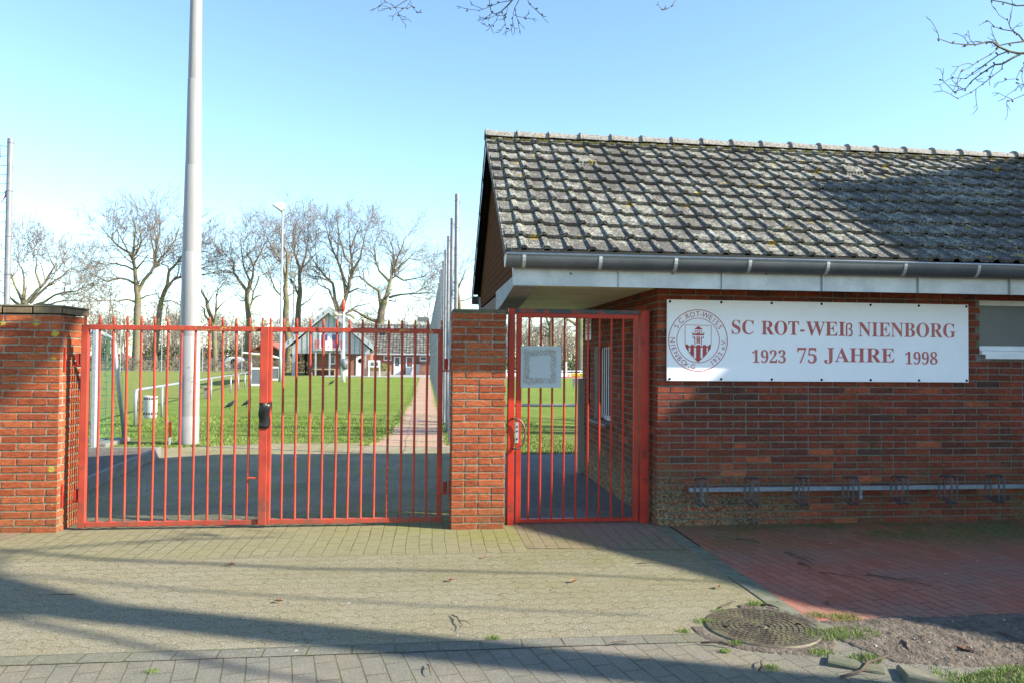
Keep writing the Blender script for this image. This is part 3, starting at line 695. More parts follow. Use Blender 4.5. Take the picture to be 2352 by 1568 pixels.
for (zx, zy) in ((155, 218), (597, 150), (1246, 208), (1945, 142)):
    p = W((2550+zx/1.823)/1.633, (1750+zy/1.823)/1.633, RYK)
    b = MB().box(p.x-.013, p.x+.013, RYK+.018, RYK+.024, min(p.z-.02, .322), max(p.z+.02, .36)).build('mounting_tab', RAILM, rk)
    MB().lathe([(0, -.012), (.009, -.01), (.010, 0)], (p.x, RYK+.018, p.z), 8, 'y').build('bolt', GALV, b)
MB().lathe([(0, -.012), (.010, -.01), (.011, 0)], (xa+.014, RYK-.018, .345), 8, 'y').build('end_bolt', GALV, rk)

# ------------------------------------------------------------------ wide gate
GY = 6.98
def gx(px, py=752): return W(px, py, GY).x
def leaf(label, xs, stile_l, stile_r, hinge):
    t = thing('gate_leaf', label, 'gate', ((stile_l+stile_r)/2, GY, 0), 'leaves of the wide red gate')
    MB().box(stile_l, stile_r, GY-.02, GY+.02, 1.715, 1.757).build('top_rail', GATE, t, bevel=.003)
    MB().box(stile_l, stile_r, GY-.02, GY+.02, .030, .072).build('bottom_rail', GATE, t, bevel=.003)
    return t
def gbar(t, x, spike, rnd, bent=0):
    b = MB(); j = rnd.uniform(-.006, .006); k = rnd.uniform(-.004, .004)
    b.tube([(x+k, GY, .066), (x+j*.5, GY+rnd.uniform(-.004, .004), .6), (x+j, GY+rnd.uniform(-.006, .006), 1.1), (x, GY, 1.722)], .0108, 8, False)
    if spike:
        b.tube([(x, GY, 1.752), (x-bent*.4, GY, 1.80), (x-bent, GY, 1.823), (x-bent, GY, 1.838)], [.0108, .0108, .0100, .0035], 8)
    b.build('bar', GATE, t, smooth=True)
rnd = random.Random(2)
lx0, lx1 = gx(190)-.002, gx(607)
tL = leaf('left leaf of the wide red barred gate, hung on the lichen-spotted pillar', None, lx0+.055, lx1-.03, 'l')
MB().box(lx0, lx0+.055, GY-.02, GY+.035, .022, 1.757).build('stile', GATE, tL, bevel=.003)
MB().box(lx1-.03, lx1+.002, GY-.018, GY+.02, .025, 1.757).build('stile', GATE, tL, bevel=.003)
for px in (229.7, 261.3, 293, 325, 356, 387, 418, 450, 481.6, 512, 543, 574):
    gbar(tL, gx(px), px not in (418, 450), rnd, .018 if px == 387 else 0)
for x in (gx(197, 735), gx(607)-.01): MB().tube([(x, GY, 1.75), (x, GY, 1.822), (x, GY, 1.838)], [.0105, .010, .003], 8).build('spike', GATE, tL)
MB().tube([(lx1-.11, GY-.03, .44), (lx1-.03, GY-.026, .437)], .008, 8).build('bolt_handle', GATE, tL)
rx0, rx1 = lx1+.004, gx(1018, 762)
tR = leaf('right leaf of the wide red barred gate, hung on the middle pillar', None, rx0+.07, rx1-.045, 'r')
MB().box(rx0-.028, rx0+.042, GY-.042, GY-.021, .028, 1.757).box(rx0+.042, rx0+.070, GY-.030, GY+.02, .028, 1.757).build('meeting_stile', GATE, tR, bevel=.003)
MB().box(rx1-.045, rx1, GY-.02, GY+.035, .022, 1.757).build('stile', GATE, tR, bevel=.003)
for px in (652, 682, 713, 743, 774, 803, 833, 863.6, 893, 923.7, 953.8, 983): gbar(tR, gx(px, 758), True, rnd)
for x in (gx(621.6), gx(1014.7, 758)): MB().tube([(x, GY, 1.75), (x, GY, 1.822), (x, GY, 1.838)], [.0105, .010, .003], 8).build('spike', GATE, tR)
wm = M('wire_black', (.02, .02, .02), None, 5, .5)
for px, pts in ((668, None), (733, None)):
    X = gx(px, 758); MB().tube([(X-.01, GY-.025, 1.775), (X, GY-.026, 1.74), (X+.012, GY-.025, 1.705)], .003, 6).build('wire_tie', wm, tR)
# rubber flap over the lock
a = W(595, 924, GY-.05); b = W(620.5, 982.7, GY-.05)
fl = MB(); n = 8
for i in range(n+1):
    z = a.z+(b.z-a.z)*i/n; wv = .006*math.sin(i*1.3); fl.v += [(a.x+wv*.7, GY-.052-.008*math.sin(i*.7), z), (a.x*.5+b.x*.5, GY-.056-.010*math.sin(i*.7+.6), z), (b.x+wv-(.008*i/n), GY-.050-.012*math.sin(i*.8), z)]
fl.f = [(3*i+j, 3*i+j+1, 3*i+4+j, 3*i+3+j) for i in range(n) for j in range(2)]
fo = fl.build('lock_flap', BLACK, tR, smooth=True); md = fo.modifiers.new('s', 'SOLIDIFY'); md.thickness = .003
MB().lathe([(0, -.008), (.012, -.006), (.018, 0)], ((a.x+b.x)/2+.003, GY-.06, a.z-.018), 12, 'y').build('bolt', M('brass', (.3, .24, .14), None, 9, .4, .8), fo)
# hinges
def hinge(t, side, z0, z1, px0):
    s = -1 if side == 'l' else 1; xe = lx0 if side == 'l' else rx1; zm = (z0+z1)/2
    m = MB(); m.tube([(xe+s*.030, GY+.005, zm-.045), (xe+s*.030, GY+.005, zm+.055)], .017, 12); h = m.build('hinge', RED, t, smooth=False)
    MB().box(min(xe, xe+s*.06), max(xe, xe+s*.06), GY-.004, GY+.014, zm-.062, zm-.048).build('pin_plate', RED, h)
    xp = -3.065+.012 if side == 'l' else .247-.014
    MB().box(min(xp, xp+s*.006)-.002, max(xp, xp+s*.006)+.002, GY-.022, GY+.0, z0+.0, z1-.0).build('wall_plate', RED, h)
hinge(tL, 'l', 1.36, 1.56, 0); hinge(tL, 'l', .20, .40, 0); hinge(tR, 'r', 1.38, 1.50, 0); hinge(tR, 'r', .27, .40, 0)
# conduit strips on the pillar side
# ------------------------------------------------------------------ narrow gate
SGY = 6.93
def sx(px, py=900): return W(px, py, SGY).x
gfm = thing('steel_portal', 'red steel post and lintel frame around the narrow gate', 'door frame', (1.4, SGY, 0))
zt = W(1330, 711, SGY).z
a0, a1 = sx(1166, 960), sx(1180.5, 960); b0, b1 = sx(1468.5, 960), sx(1489, 960)
MB().box(a0, a1, SGY-.03, SGY+.05, 0, zt).build('post', RED, gfm, bevel=.003)
MB().box(b0, b1, SGY-.03, SGY+.05, 0, zt).build('post', RED, gfm, bevel=.003)
MB().box(a1, b0, SGY-.025, SGY+.045, zt-.042, zt-.002).build('lintel', TEAL, gfm, bevel=.003)
ng = thing('narrow_gate', 'narrow red barred gate with a blank white panel and curved handle', 'gate', ((a1+b0)/2, SGY, 0))
c0, c1 = sx(1185), sx(1197); d0, d1 = sx(1455), sx(1465.5); zt2 = W(1330, 721, SGY).z; zt1 = W(1330, 731.5, SGY).z; zb1 = W(1330, 1188.5, SGY).z; zb0 = max(.018, W(1330, 1199.5, SGY).z)
MB().box(c0, c1, SGY-.02, SGY+.02, zb0, zt2).build('stile', RED, ng, bevel=.003)
MB().box(d0, d1, SGY-.02, SGY+.02, zb0, zt2).build('stile', RED, ng, bevel=.003)
MB().box(c1, d0, SGY-.019, SGY+.019, zt1, zt2).build('top_rail', RED, ng, bevel=.003)
MB().box(c1, d0, SGY-.019, SGY+.019, zb0, zb1).build('bottom_rail', red_mat('red_paint_chipped', .9), ng, bevel=.003)
for px in (1216.6, 1243.5, 1270, 1297.5, 1325, 1352, 1378.5, 1406, 1433):
    X = sx(px-1.5, 850); MB().tube([(X, SGY, zb1-.004), (X, SGY, zt1+.004)], .0098, 8, False).build('bar', RED, ng, smooth=True)
pa = W(1196.5, 793.5, SGY-.025); pb = W(1288.7, 889.6, SGY-.025)
def panel_mat():
    t = NT('weathered_panel'); x = t.xyz()
    wd, hg = pb.x-pa.x, pa.z-pb.z
    cx_, cz_ = (pa.x+pb.x)/2-(a1+b0)/2, (pa.z+pb.z)/2
    ax = t.math('ABSOLUTE', t.math('SUBTRACT', x[0], cx_-.01)); az = t.math('ABSOLUTE', t.math('SUBTRACT', x[2], cz_+.0))
    dd = t.math('MAXIMUM', t.math('DIVIDE', ax, wd/2), t.math('DIVIDE', az, hg/2))
    dd = t.math('ADD', dd, t.math('MULTIPLY', t.math('SUBTRACT', t.noise(14, 5), .5), .3))
    band = t.math('MULTIPLY', t.ramp(dd, .50, .55), t.ramp(dd, .86, .76))
    f = t.math('MULTIPLY', band, t.ramp(t.noise(45, 5, .8, dist=1.8), .44, .52))
    c = t.mix(f, (.40, .46, .48), t.mix(t.noise(80), (.17, .17, .16), (.34, .33, .30)))
    return t.done(c, .6, t.bump(f, .3, .002))
pn = MB().box(pa.x, pb.x, SGY-.03, SGY-.024, pb.z, pa.z).build('notice_panel', panel_mat(), ng)
ha = MB(); hc = W(1190, 995, SGY-.05)
pts = []
for i in range(13):
    a = R(100-200*i/12); pts.append((hc.x-.02+.082*math.cos(a), SGY-.07, hc.z+.135*math.sin(a)))
pts = [(pts[0][0]-.02, SGY-.02, pts[0][2]+.004)]+pts+[(pts[-1][0]-.02, SGY-.02, pts[-1][2]-.004)]
ha.tube(pts, .0085, 8); ha.build('handle', M('brown_steel', (.20, .12, .09), None, 9, .45, .3), ng, smooth=True)
lp = MB().box(c0-.006, c0+.024, SGY-.028, SGY-.0215, hc.z-.085, hc.z+.10).build('lock_plate', GALV, ng)
kh = MB()
for dz in (.06, .02, -.05): kh.lathe([(0, -.004), (.008, -.002), (.008, 0)], (c0+.009, SGY-.0285, hc.z+dz), 10, 'y')
kh.build('keyhole', DARK, lp)

# ------------------------------------------------------------------ manhole
MHN = len(bpy.data.objects)
mh = thing('manhole_cover', 'round cast iron manhole cover with ring pattern in the paving', 'manhole cover', (1.906, 4.161, 0))
def iron_mat():
    t = NT('cast_iron'); f = t.ramp(t.noise(14, 5, .7), .4, .62)
    c = t.mix(f, (.085, .065, .05), (.17, .155, .09)); return t.done(c, .6, t.bump(t.noise(120, 4), .5, .003), .25)
IRON = iron_mat()
LIDB = M('mossy_iron_recess', (.16, .155, .075), (.10, .085, .05), 14, .9, 0, .5, 80)
cy_, cx_ = 4.161, 1.906
MB().lathe([(0, .021), (.2955, .021)], (cx_, cy_, 0), 72).build('lid', LIDB, mh)
MB().lathe([(.2955, .015), (.296, .034), (.326, .034), (.331, .026), (.333, -.02)], (cx_, cy_, 0), 72).build('rim', IRON, mh, auto=True)
bb = MB()
for r_, nb in ((.052, 10), (.085, 16), (.118, 22), (.151, 29), (.184, 35), (.217, 41), (.250, 48), (.280, 54)):
    for i in range(nb):
        a = 2*math.pi*(i+.5*(nb % 2))/nb; w_ = 2*math.pi*r_/nb*.39
        mt = Matrix.Translation((cx_, cy_, 0)) @ Matrix.Rotation(a, 4, 'Z')
        bb.box(r_-.0115, r_+.0115, -w_, w_, .018, .0325, mt)
bb.build('tread_blocks', IRON, mh)
MB().lathe([(0, .036), (.022, .035), (.026, .02)], (cx_, cy_, 0), 16).build('hub', IRON, mh)
hl = MB()
for dx in (-.225, .225): hl.lathe([(0, .0345), (.017, .0345), (.018, .03)], (cx_+dx, cy_+.01, 0), 12)
hl.build('lifting_hole', DARK, mh)
for o_ in mh.children: o_.scale = (.955, .955, .55); o_.location.z -= .006

# ------------------------------------------------------------------ loose paving stones at the right
LP = M('loose_paver', (.19, .18, .13), (.11, .115, .07), 8, .95, 0, .8, 120)
loose = [((2.13, 3.60), .27, .12, .055, -30, 4, 'mossy paving stone lifted beside the dirt, behind the others'),
         ((2.42, 3.42), .30, .17, .06, -18, 7, 'large tilted paving stone with raised edge by the grass'),
         ((2.08, 3.36), .22, .12, .03, -35, -3, 'dark paving stone lying at the bottom between two twigs'),
         ((2.46, 3.20), .28, .15, .05, -28, -6, 'loose paving stone nearest the camera at the grass edge'),
         ((2.27, 4.14), .20, .12, .03, -5, 3, 'short kerb stone behind the grass tuft at the red paving'),
         ((2.62, 4.08), .42, .10, .03, -8, 2, 'long pale kerb stone between red paving and dirt')]
for (c, l, wd, h, rz, tilt, lab) in loose:
    mt = Matrix.Translation((c[0], c[1], 0)) @ Matrix.Rotation(R(rz), 4, 'Z') @ Matrix.Rotation(R(tilt), 4, 'Y') @ Matrix.Rotation(R(-tilt*.6), 4, 'X')
    o = MB().box(-l/2, l/2, -wd/2, wd/2, -.05, h*.28, mt).build('loose_paving_stone', LP, bevel=.008); tag(o, lab, 'paving stone', 'loose paving stones by the dirt patch')

# ------------------------------------------------------------------ grass tufts
GB_ = NT('grass_blade'); _g = GB_.n('NewGeometry')
GBLADE = GB_.done(GB_.cramp(_g.outputs['Random Per Island'], [(0, (.10, .18, .025)), (.5, (.17, .28, .035)), (.85, (.28, .36, .07)), (1, (.46, .44, .20))]), .6, spec=.3)
def blades(mb, x, y, n, spread, h, rnd, z=0, wd=.0016):
    for i in range(n):
        a = rnd.uniform(0, 2*math.pi); r = spread*rnd.random()**.6; px, py = x+r*math.cos(a)*1.3, y+r*math.sin(a)
        hh = h*rnd.uniform(.5, 1.2); b = rnd.uniform(0, 2*math.pi); ln = rnd.uniform(.2, 1.0)*hh; dx, dy = math.cos(b)*ln, math.sin(b)*ln
        q = rnd.uniform(0, math.pi); wx, wy = math.cos(q)*wd, math.sin(q)*wd
        k = len(mb.v); mb.v += [(px-wx, py-wy, z-.004), (px+wx, py+wy, z-.004), (px+dx*.35+wx*.8, py+dy*.35+wy*.8, z+hh*.6), (px+dx*.35-wx*.8, py+dy*.35-wy*.8, z+hh*.6), (px+dx, py+dy, z+hh)]
        mb.f += [(k, k+1, k+2, k+3), (k+3, k+2, k+4)]
def rawbuild(mb, name, m):
    me = bpy.data.meshes.new(name); me.from_pydata(mb.v, [], mb.f); me.materials.append(m); o = bpy.data.objects.new(name, me); COL.objects.link(o); return o
rnd = random.Random(31)
tufts = [((1738, 1390), 70, .045, .05, 'green grass tuft behind the manhole cover'), ((1620, 1428), 60, .05, .035, 'low grass tuft left of the manhole cover'), ((1655, 1405), 45, .04, .03, 'thin grass patch at the upper left rim of the manhole cover'), ((1880, 1415), 60, .05, .035, 'grass tuft at the right rim of the manhole cover'),
    ((1940, 1421), 110, .07, .045, 'bright grass clump between manhole cover and pale kerb stone'), ((1640, 1445), 20, .03, .02, 'few blades of grass left below the manhole cover'), ((1690, 1480), 50, .03, .035, 'small grass tuft at the lower rim of the manhole cover'), ((1665, 1497), 40, .02, .03, 'yellowish little tuft in the joint below the manhole cover'),
    ((1570, 1450), 45, .03, .02, 'flat weed in the paving joint well left of the manhole cover'), ((1900, 1460), 160, .09, .045, 'grass patch on the dirt right beside the manhole cover'), ((1965, 1458), 210, .10, .055, 'longest grass patch on the dirt, right of the manhole cover'), ((1770, 1535), 45, .03, .03, 'weed in the paving joint below the manhole cover'),
    ((1885, 1500), 90, .05, .03, 'mossy grass between lifted paving stones'), ((1990, 1515), 120, .06, .045, 'grass growing against the tilted paving stone'), ((1930, 1520), 60, .05, .03, 'sparse grass between the loose stones'), ((1133, 1466), 60, .03, .02, 'lone green weed in the middle of the paving'), ((345, 1542), 40, .03, .012, 'flat moss tuft near the lower left corner')]
for (p, n_, sp, h, lab) in tufts:
    g = G(*p); mb = MB(); blades(mb, g.x, g.y, n_*3, sp*1.05, h*.5, rnd, .006, .0011); tag(rawbuild(mb, 'grass_tuft', GBLADE), lab, 'grass tuft', 'weeds around the manhole cover')
mb = MB()   # grass corner at the bottom right
for i in range(9000):
    x = rnd.uniform(2.35, 3.9); y = rnd.uniform(2.75, 3.72)
    n_ = noise.noise(Vector((x*3, y*3, 2)))
    if y < 3.52-.12*(x-2.6)+n_*.28 and x > 2.45+(3.4-y)*-.1+n_*.2: blades(mb, x, y, 2, .012, .022+.02*max(0, n_), rnd, .014, .0016)
tag(rawbuild(mb, 'grass', GBLADE), 'short grass growing over the dirt in the lower right corner', 'grass', kind='stuff')
sheet('grass_soil', [(2.5, 2.2), (6, 2.2), (6, 3.25), (2.9, 3.45), (2.55, 3.42)], .014, M('mossy_soil', (.08, .09, .03), (.13, .11, .07), 12, .95, 0, 1, 60, .02))
mb = MB()   # lawn edge behind the gate, seen through the bars
for i in range(15000):
    y = 12.9+7*rnd.random()**1.6; x = rnd.uniform(-7.5, 2.6)
    if -.75 < x < .42: continue
    ed = 13.85 if x > -2.6 else (13.85+(x+2.6)*.42 if x > -4.3 else 12.95)
    if x > .7: ed = 12.05+.12*noise.noise(Vector((x*3, 0, 0)))
    if y < ed+.15*noise.noise(Vector((x*2, y*2, 0))): continue
    if x < -.7 and y < 16.0 and noise.noise(Vector((x*1.3, y*1.3, 7))) > .12: continue
    blades(mb, x, y, 3, .04, .045, rnd, -.01, .004)
for i in range(3500):
    x = rnd.uniform(.8, 4.5); y = rnd.uniform(12.02, 13.2); blades(mb, x, y, 3, .04, .045, rnd, -.01, .004)
for i in range(5000):
    y = 13.3+rnd.random()**1.3*30; x = (-.66 if y < 17 else -.55 if y < 24 else -.45)+rnd.gauss(-.03, .06) if rnd.random() < .6 else .41+rnd.gauss(.03, .05)
    if x < 0 and y < 15.3: x -= (15.3-y)*.15
    blades(mb, x, y, 2, .03, .04, rnd, -.005, .005)
for i in range(1500):
    x = rnd.uniform(-4.3, -.8); y = 13.85+rnd.gauss(0, .10)+(0 if x > -2.6 else (x+2.6)*.42); blades(mb, x, y, 3, .03, .035, rnd, -.005, .004)
tag(rawbuild(mb, 'lawn_grass', GBLADE), 'grass blades of the lawn behind the gates', 'grass', kind='stuff')
sheet('lawn_edge', [(.78, 12.0), (40, 12.0), (40, 13.1), (.78, 13.1)], -.008, GRASSM)
sheet('bed_grass', [(-12, 12.2), (-4.05, 12.2), (-4.3, 13.2), (-12, 13.2)], -.006, GRASSM)

# ------------------------------------------------------------------ litter
TW = M('twig_bark', (.12, .08, .055), (.07, .05, .04), 30, .9, 0, .4, 90)
tws = [((1045, 1415), (1060, 1452), 'short dark twig standing out on the sunlit paving', .004, 1), ((1440, 1478), (1400, 1485), 'thin dark twig at the edge of the trunk shadow', .004, 0), ((985, 1530), (992, 1556), 'upright twig near the bottom centre', .004, 0),
    ((1990, 1322), (2140, 1350), 'long thin stick lying on the red paving', .005, 1), ((1880, 1318), (1990, 1336), 'thin stick behind the long one on the red paving', .003, 1), ((1800, 1270), (1870, 1300), 'small pile twig on the red paving nearer the wall', .005, 1), ((1690, 1240), (1745, 1248), 'dark twig on the red paving under the bicycle rack', .005, 1),
    ((1835, 1295), (1860, 1308), 'bark crumb beside the pile twig', .007, 0), ((1945, 1563), (2050, 1505), 'stout branching stick leaning over loose stones', .008, 1), ((1610, 1478), (1695, 1490), 'reddish bark strip at the lower left rim of the manhole cover', .007, 0), ((1748, 1392), (1790, 1402), 'wood chip at the upper right rim of the manhole cover', .007, 0),
    ((1655, 1398), (1690, 1386), 'wood chip at the upper left rim of the manhole cover', .006, 0), ((2068, 1475), (2090, 1500), 'thick twig end lying on the stony dirt', .009, 0), ((2270, 1455), (2330, 1468), 'pale bent twig on the shaded dirt', .004, 0), ((1460, 1296), (1530, 1300), 'fine twig on the moss near the kerb', .003, 0), ((170, 1370), (110, 1372), 'fine dark twig at the left edge', .003, 0),
    ((1745, 1545), (1755, 1520), 'little stick poking from the joint below the manhole cover', .005, 0)]
for (a, b, lab, r_, br) in tws:
    A, B = G(*a), G(*b); A.z = .012; B.z = .014; mb = MB(); D = B-A; s = Vector((-D.y, D.x, 0))
    P_ = [A+D*t_+s*rnd.uniform(-.07, .07)+Vector((0, 0, .01*math.sin(t_*3))) for t_ in (0, .25, .5, .75, 1)]
    mb.tube(P_, [r_*.9, r_, r_*.85, r_*.7, r_*.35], 6)
    if br:
        mb.tube([P_[2], P_[2]+D*.15+s*.14+Vector((0, 0, .006)), P_[2]+D*.32+s*.20], [r_*.6, r_*.5, r_*.2], 5); mb.tube([P_[1], P_[1]+D*.12-s*.12], [r_*.5, r_*.2], 5)
    tag(mb.build('fallen_twig', TW), lab, 'twig', 'twigs and bark lying on the paving')
LEAF = M('dry_leaf', (.30, .16, .08), (.20, .10, .05), 40, .8, 0, .2, 60)
lfs = [((640, 1385), 'curled dry leaf in the sunlit paving'), ((1113, 1283), 'brown leaf in front of the wide gate'), ((2215, 1497), 'pale dry leaf on the grass at lower right'), ((1650, 1352), 'dead leaf crumpled by the concrete kerb'), ((418, 1240), 'dry leaf nearest the wide gate'), ((265, 1213), 'leaf lying beside the left pillar foot'), ((1035, 1336), 'tiny brown leaf in the middle of the paving'), ((1900, 1388), 'curled leaf behind the grass at the red paving'), ((530, 1300), 'thin yellow leaf on the left paving'), ((1318, 1338), 'small dark leaf in the sunny moss')]
for p, lab in lfs:
    g = G(*p); a0_ = rnd.uniform(0, 6.28); s_ = rnd.uniform(.018, .03)*(1.7 if p[0] == 2215 else 1); vs = []
    for i in range(8):
        a = 2*math.pi*i/8; rr_ = s_*(1 if i % 2 == 0 else .7)*(1.3 if i in (0, 4) else .75); vs.append((g.x+rr_*math.cos(a+a0_), g.y+rr_*math.sin(a+a0_), .014+.012*abs(math.sin(a*1.0))+rnd.uniform(0, .006)))
    vs.append((g.x, g.y, .012)); m_ = MB().add(vs, [(i, (i+1) % 8, 8) for i in range(8)]); tag(rawbuild(m_, 'dry_leaf', LEAF), lab, 'leaf', 'dry leaves on the paving')
mb = MB(); rnd = random.Random(9)   # pebbles and crumbs in the dirt
for i in range(2600):
    x = rnd.uniform(1.5, 4.8); y = rnd.uniform(3.2, 4.5); k = dmask(x, y)
    if k < .25: continue
    s_ = .0025+.008*rnd.random()**4; z = .004+dh(x, y)*min(1, k)
    mt = Matrix.Translation((x, y, z)) @ Matrix.Rotation(rnd.uniform(0, 3), 4, Vector((rnd.random(), rnd.random(), rnd.random())).normalized())
    vs = [mt @ Vector(v)*1 for v in [(s_, 0, 0), (-s_*.9, 0, 0), (0, s_*1.1, 0), (0, -s_, 0), (0, 0, s_*.7), (0, 0, -s_*.6)]]
    mb.add(vs, [(0, 2, 4), (2, 1, 4), (1, 3, 4), (3, 0, 4), (2, 0, 5), (1, 2, 5), (3, 1, 5), (0, 3, 5)])
pb_ = NT('pebble'); _g = pb_.n('NewGeometry')
tag(rawbuild(mb, 'pebbles', pb_.done(pb_.cramp(_g.outputs['Random Per Island'], [(0, (.12, .09, .07)), (.6, (.22, .18, .14)), (.9, (.35, .32, .27)), (1, (.65, .63, .6))]), .9)), 'pebbles and crumbs strewn over the dirt patch', 'pebbles', kind='stuff')

mb = MB(); rnd = random.Random(19)
for i in range(1500):
    x = rnd.uniform(-5.5, 2.0); y = rnd.uniform(7.3, 13.6)
    if x < -3.6 or noise.noise(Vector((x*1.2, y*1.2, 3)))+rnd.uniform(-.3, .3) < -.1+(.25 if x > -2.8 else -.2): continue
    q = rnd.uniform(.006, .02); a = rnd.uniform(0, 3.1); dx, dy = q*math.cos(a), q*math.sin(a)
    mb.add([(x-dx, y-dy, .006), (x+dy*.5, y-dx*.5, .010), (x+dx, y+dy, .008), (x-dy*.5, y+dx*.5, .012)], [(0, 1, 2, 3)])
_d = NT('leaf_crumbs'); _g = _d.n('NewGeometry')
tag(rawbuild(mb, 'leaf_litter', _d.done(_d.cramp(_g.outputs['Random Per Island'], [(0, (.08, .06, .04)), (.5, (.16, .15, .05)), (.8, (.30, .20, .12)), (1, (.55, .52, .46))]), .9)), 'leaf crumbs and grit scattered over the drive behind the wide gate', 'leaf litter', kind='stuff')
mb = MB()
for i in range(700):
    x = rnd.uniform(-5, 5); y = rnd.uniform(3.3, 6.8)
    if 1.5 < x < 2.3 and 3.8 < y < 4.5: continue
    q = rnd.uniform(.002, .006)*(1 if rnd.random() < .9 else 1.8); a = rnd.uniform(0, 3.1); dx, dy = q*math.cos(a), q*math.sin(a)
    mb.add([(x-dx, y-dy, .0075), (x+dy*.6, y-dx*.6, .0085), (x+dx, y+dy, .010), (x-dy*.6, y+dx*.6, .0125)], [(0, 1, 2, 3)])
tag(rawbuild(mb, 'grit', _d.m), 'grit and leaf crumbs strewn over the front paving', 'grit', kind='stuff')
# ------------------------------------------------------------------ planter bed behind the gate
bed = thing('planter_bed', 'concrete-edged bed of bare soil behind the left gate leaf', 'planter', (-4.3, 10.5, 0))
kbm = MB(); A = Vector((-3.56, 7.5, 0)); B = Vector((-3.86, 11.93, 0)); Z = .15
d = (B-A).normalized(); nn = Vector((-d.y, d.x, 0))*.06
seg = 4
for i in range(seg):
    a = A+(B-A)*(i/seg)+d*.003; b = A+(B-A)*((i+1)/seg)-d*.003; kbm.hexa([a, a+nn, b+nn, b], [v+Vector((0, 0, Z)) for v in (a, a+nn, b+nn, b)])
a, b = B, Vector((-8, 12.0, 0)); n2 = Vector((0, -.06, 0))
kbm.hexa([a+nn*1.02, a+n2+nn*1.02, b+n2, b], [v+Vector((0, 0, Z)) for v in (a+nn*1.02, a+n2+nn*1.02, b+n2, b)])
kbm.build('kerb', CONC, bed, bevel=.005)
MB().add([(-3.62, 7.5, .09), (-3.92, 11.92, .09), (-8, 11.95, .09), (-8, 7.5, .09)], [(0, 1, 2, 3)]).build('soil', SOIL, bed)

# ------------------------------------------------------------------ floodlight mast
mast = thing('floodlight_mast', 'tall thick grey sectioned mast rising beyond the top of the photo', 'mast', (-3.96, 13.6, 0))
secs = [(0, .47, .170, .168), (.47, 1.92, .166, .160), (1.92, 3.28, .162, .158), (3.28, 4.74, .141, .132), (4.74, 6.2, .118, .112), (6.2, 9.5, .110, .095)]
secs = [(0, .49, .168, .167), (.49, 1.83, .165, .162), (1.83, 3.26, .160, .155), (3.26, 4.74, .153, .131), (4.74, 6.22, .128, .113), (6.22, 9.6, .110, .078)]
for z0, z1, r0, r1 in secs:
    MB().lathe([(r0, z0), (r0, z0+.012), (r1, z1-.006), (r1-.004, z1)], (-3.96, 13.6, 0), 48).build('mast_section', POLE, mast, auto=True)
gm = MB()
for (x, z, a, b) in ((.03, 1.16, .03, .015), (.06, 1.30, .02, .03), (.05, .98, .02, .02), (.0, 1.10, .012, .012)): pass

# ------------------------------------------------------------------ net post at far left
GPOST = M('weathered_post', (.30, .305, .32), (.24, .25, .265), 10, .5, .2, .05, 60)
lp_ = thing('net_post', 'grey tubular net post with slanting brace at the far left edge', 'post', (-4.72, 9.3, 0))
MB().lathe([(.032, 0), (.032, 3.93), (.031, 3.95), (.0, 3.955)], (-4.715, 9.3, 0), 20).build('tube', GPOST, lp_, auto=True)
MB().tube([(-4.73, 9.3, 3.35), (-5.6, 9.3, 2.2), (-6.6, 9.3, .9)], .022, 10).build('brace', GALV, lp_, smooth=True)
rb = MB()
for z in (3.9, 3.35, 2.83, 2.4, 2.0): rb.tube([(-4.715+.0335*math.cos(2*math.pi*i/16), 9.3+.0335*math.sin(2*math.pi*i/16), z) for i in range(17)], .003, 5, False)
rb.build('wire_ring', GALV_D, lp_)
NETD = M('dark_net_cord', (.03, .05, .05), None, 5, .7)
nb_ = MB(); rr = random.Random(3)
xs = [-4.76-.105*i for i in range(12)]; zs = [3.86-.107*i for i in range(26)]
def nj(i, j): return Vector((xs[i]+.03*math.sin(j*.8+i), 9.3+.03*math.sin(i+j), zs[j]+.015*math.sin(i*2.3+j)))
for i in range(1, 12): nb_.tube([nj(i, j) for j in range(26)], .0034, 3, False)
for j in range(26): nb_.tube([Vector((-4.74, 9.3, zs[j]))]+[nj(i, j) for i in range(1, 12)], .0034, 3, False)
tag(nb_.build('ball_net', NETD), 'dark ball stop net hanging left of the net post', 'net')

# ------------------------------------------------------------------ row of net poles along the path
ords = ['nearest', 'second', 'third', 'fourth', 'fifth', 'sixth', 'seventh', 'eighth', 'ninth', 'tenth', 'eleventh', 'twelfth', 'thirteenth', 'fourteenth', 'fifteenth', 'sixteenth', 'seventeenth', 'eighteenth', 'nineteenth', 'twentieth', 'twenty-first', 'twenty-second', 'twenty-third', 'farthest']
PX = .47
np0 = thing('net_pole', ords[0]+' grey pole of the ball net row along the path', 'pole', (PX, 11.72, 0), 'net poles along the brick path')
MB().lathe([(.032, -.02), (.032, 3.985), (.030, 4.0), (0, 4.003)], (PX, 11.72, 0), 16).build('tube', GPOST, np0, auto=True)
rb = MB()
for k in range(9): 
    z = 3.9-.42*k; rb.tube([(PX+.0345*math.cos(2*math.pi*i/12), 11.72+.0345*math.sin(2*math.pi*i/12), z+.01*math.cos(2*math.pi*i/12)) for i in range(13)], .0028, 4, False)
rb.build('wire_ring', GALV_D, np0)
for i in range(1, 24):
    c = copy_tree(np0); c.location = (PX, 11.72+2.04*i, 0); c['label'] = ords[i]+' grey pole from the gate in the ball net row along the path'
cn = MB(); rr = random.Random(6)
for k in range(9):
    z = 3.9-.42*k; pts = []
    for i in range(47): pts.append((PX+.045, 11.72+1.02*i, z-(.03 if i % 2 else 0)))
    cn.tube(pts, .0032, 4, False)
tag(cn.build('path_net', NETD), 'dark wire net strung between the grey poles beside the path', 'net')

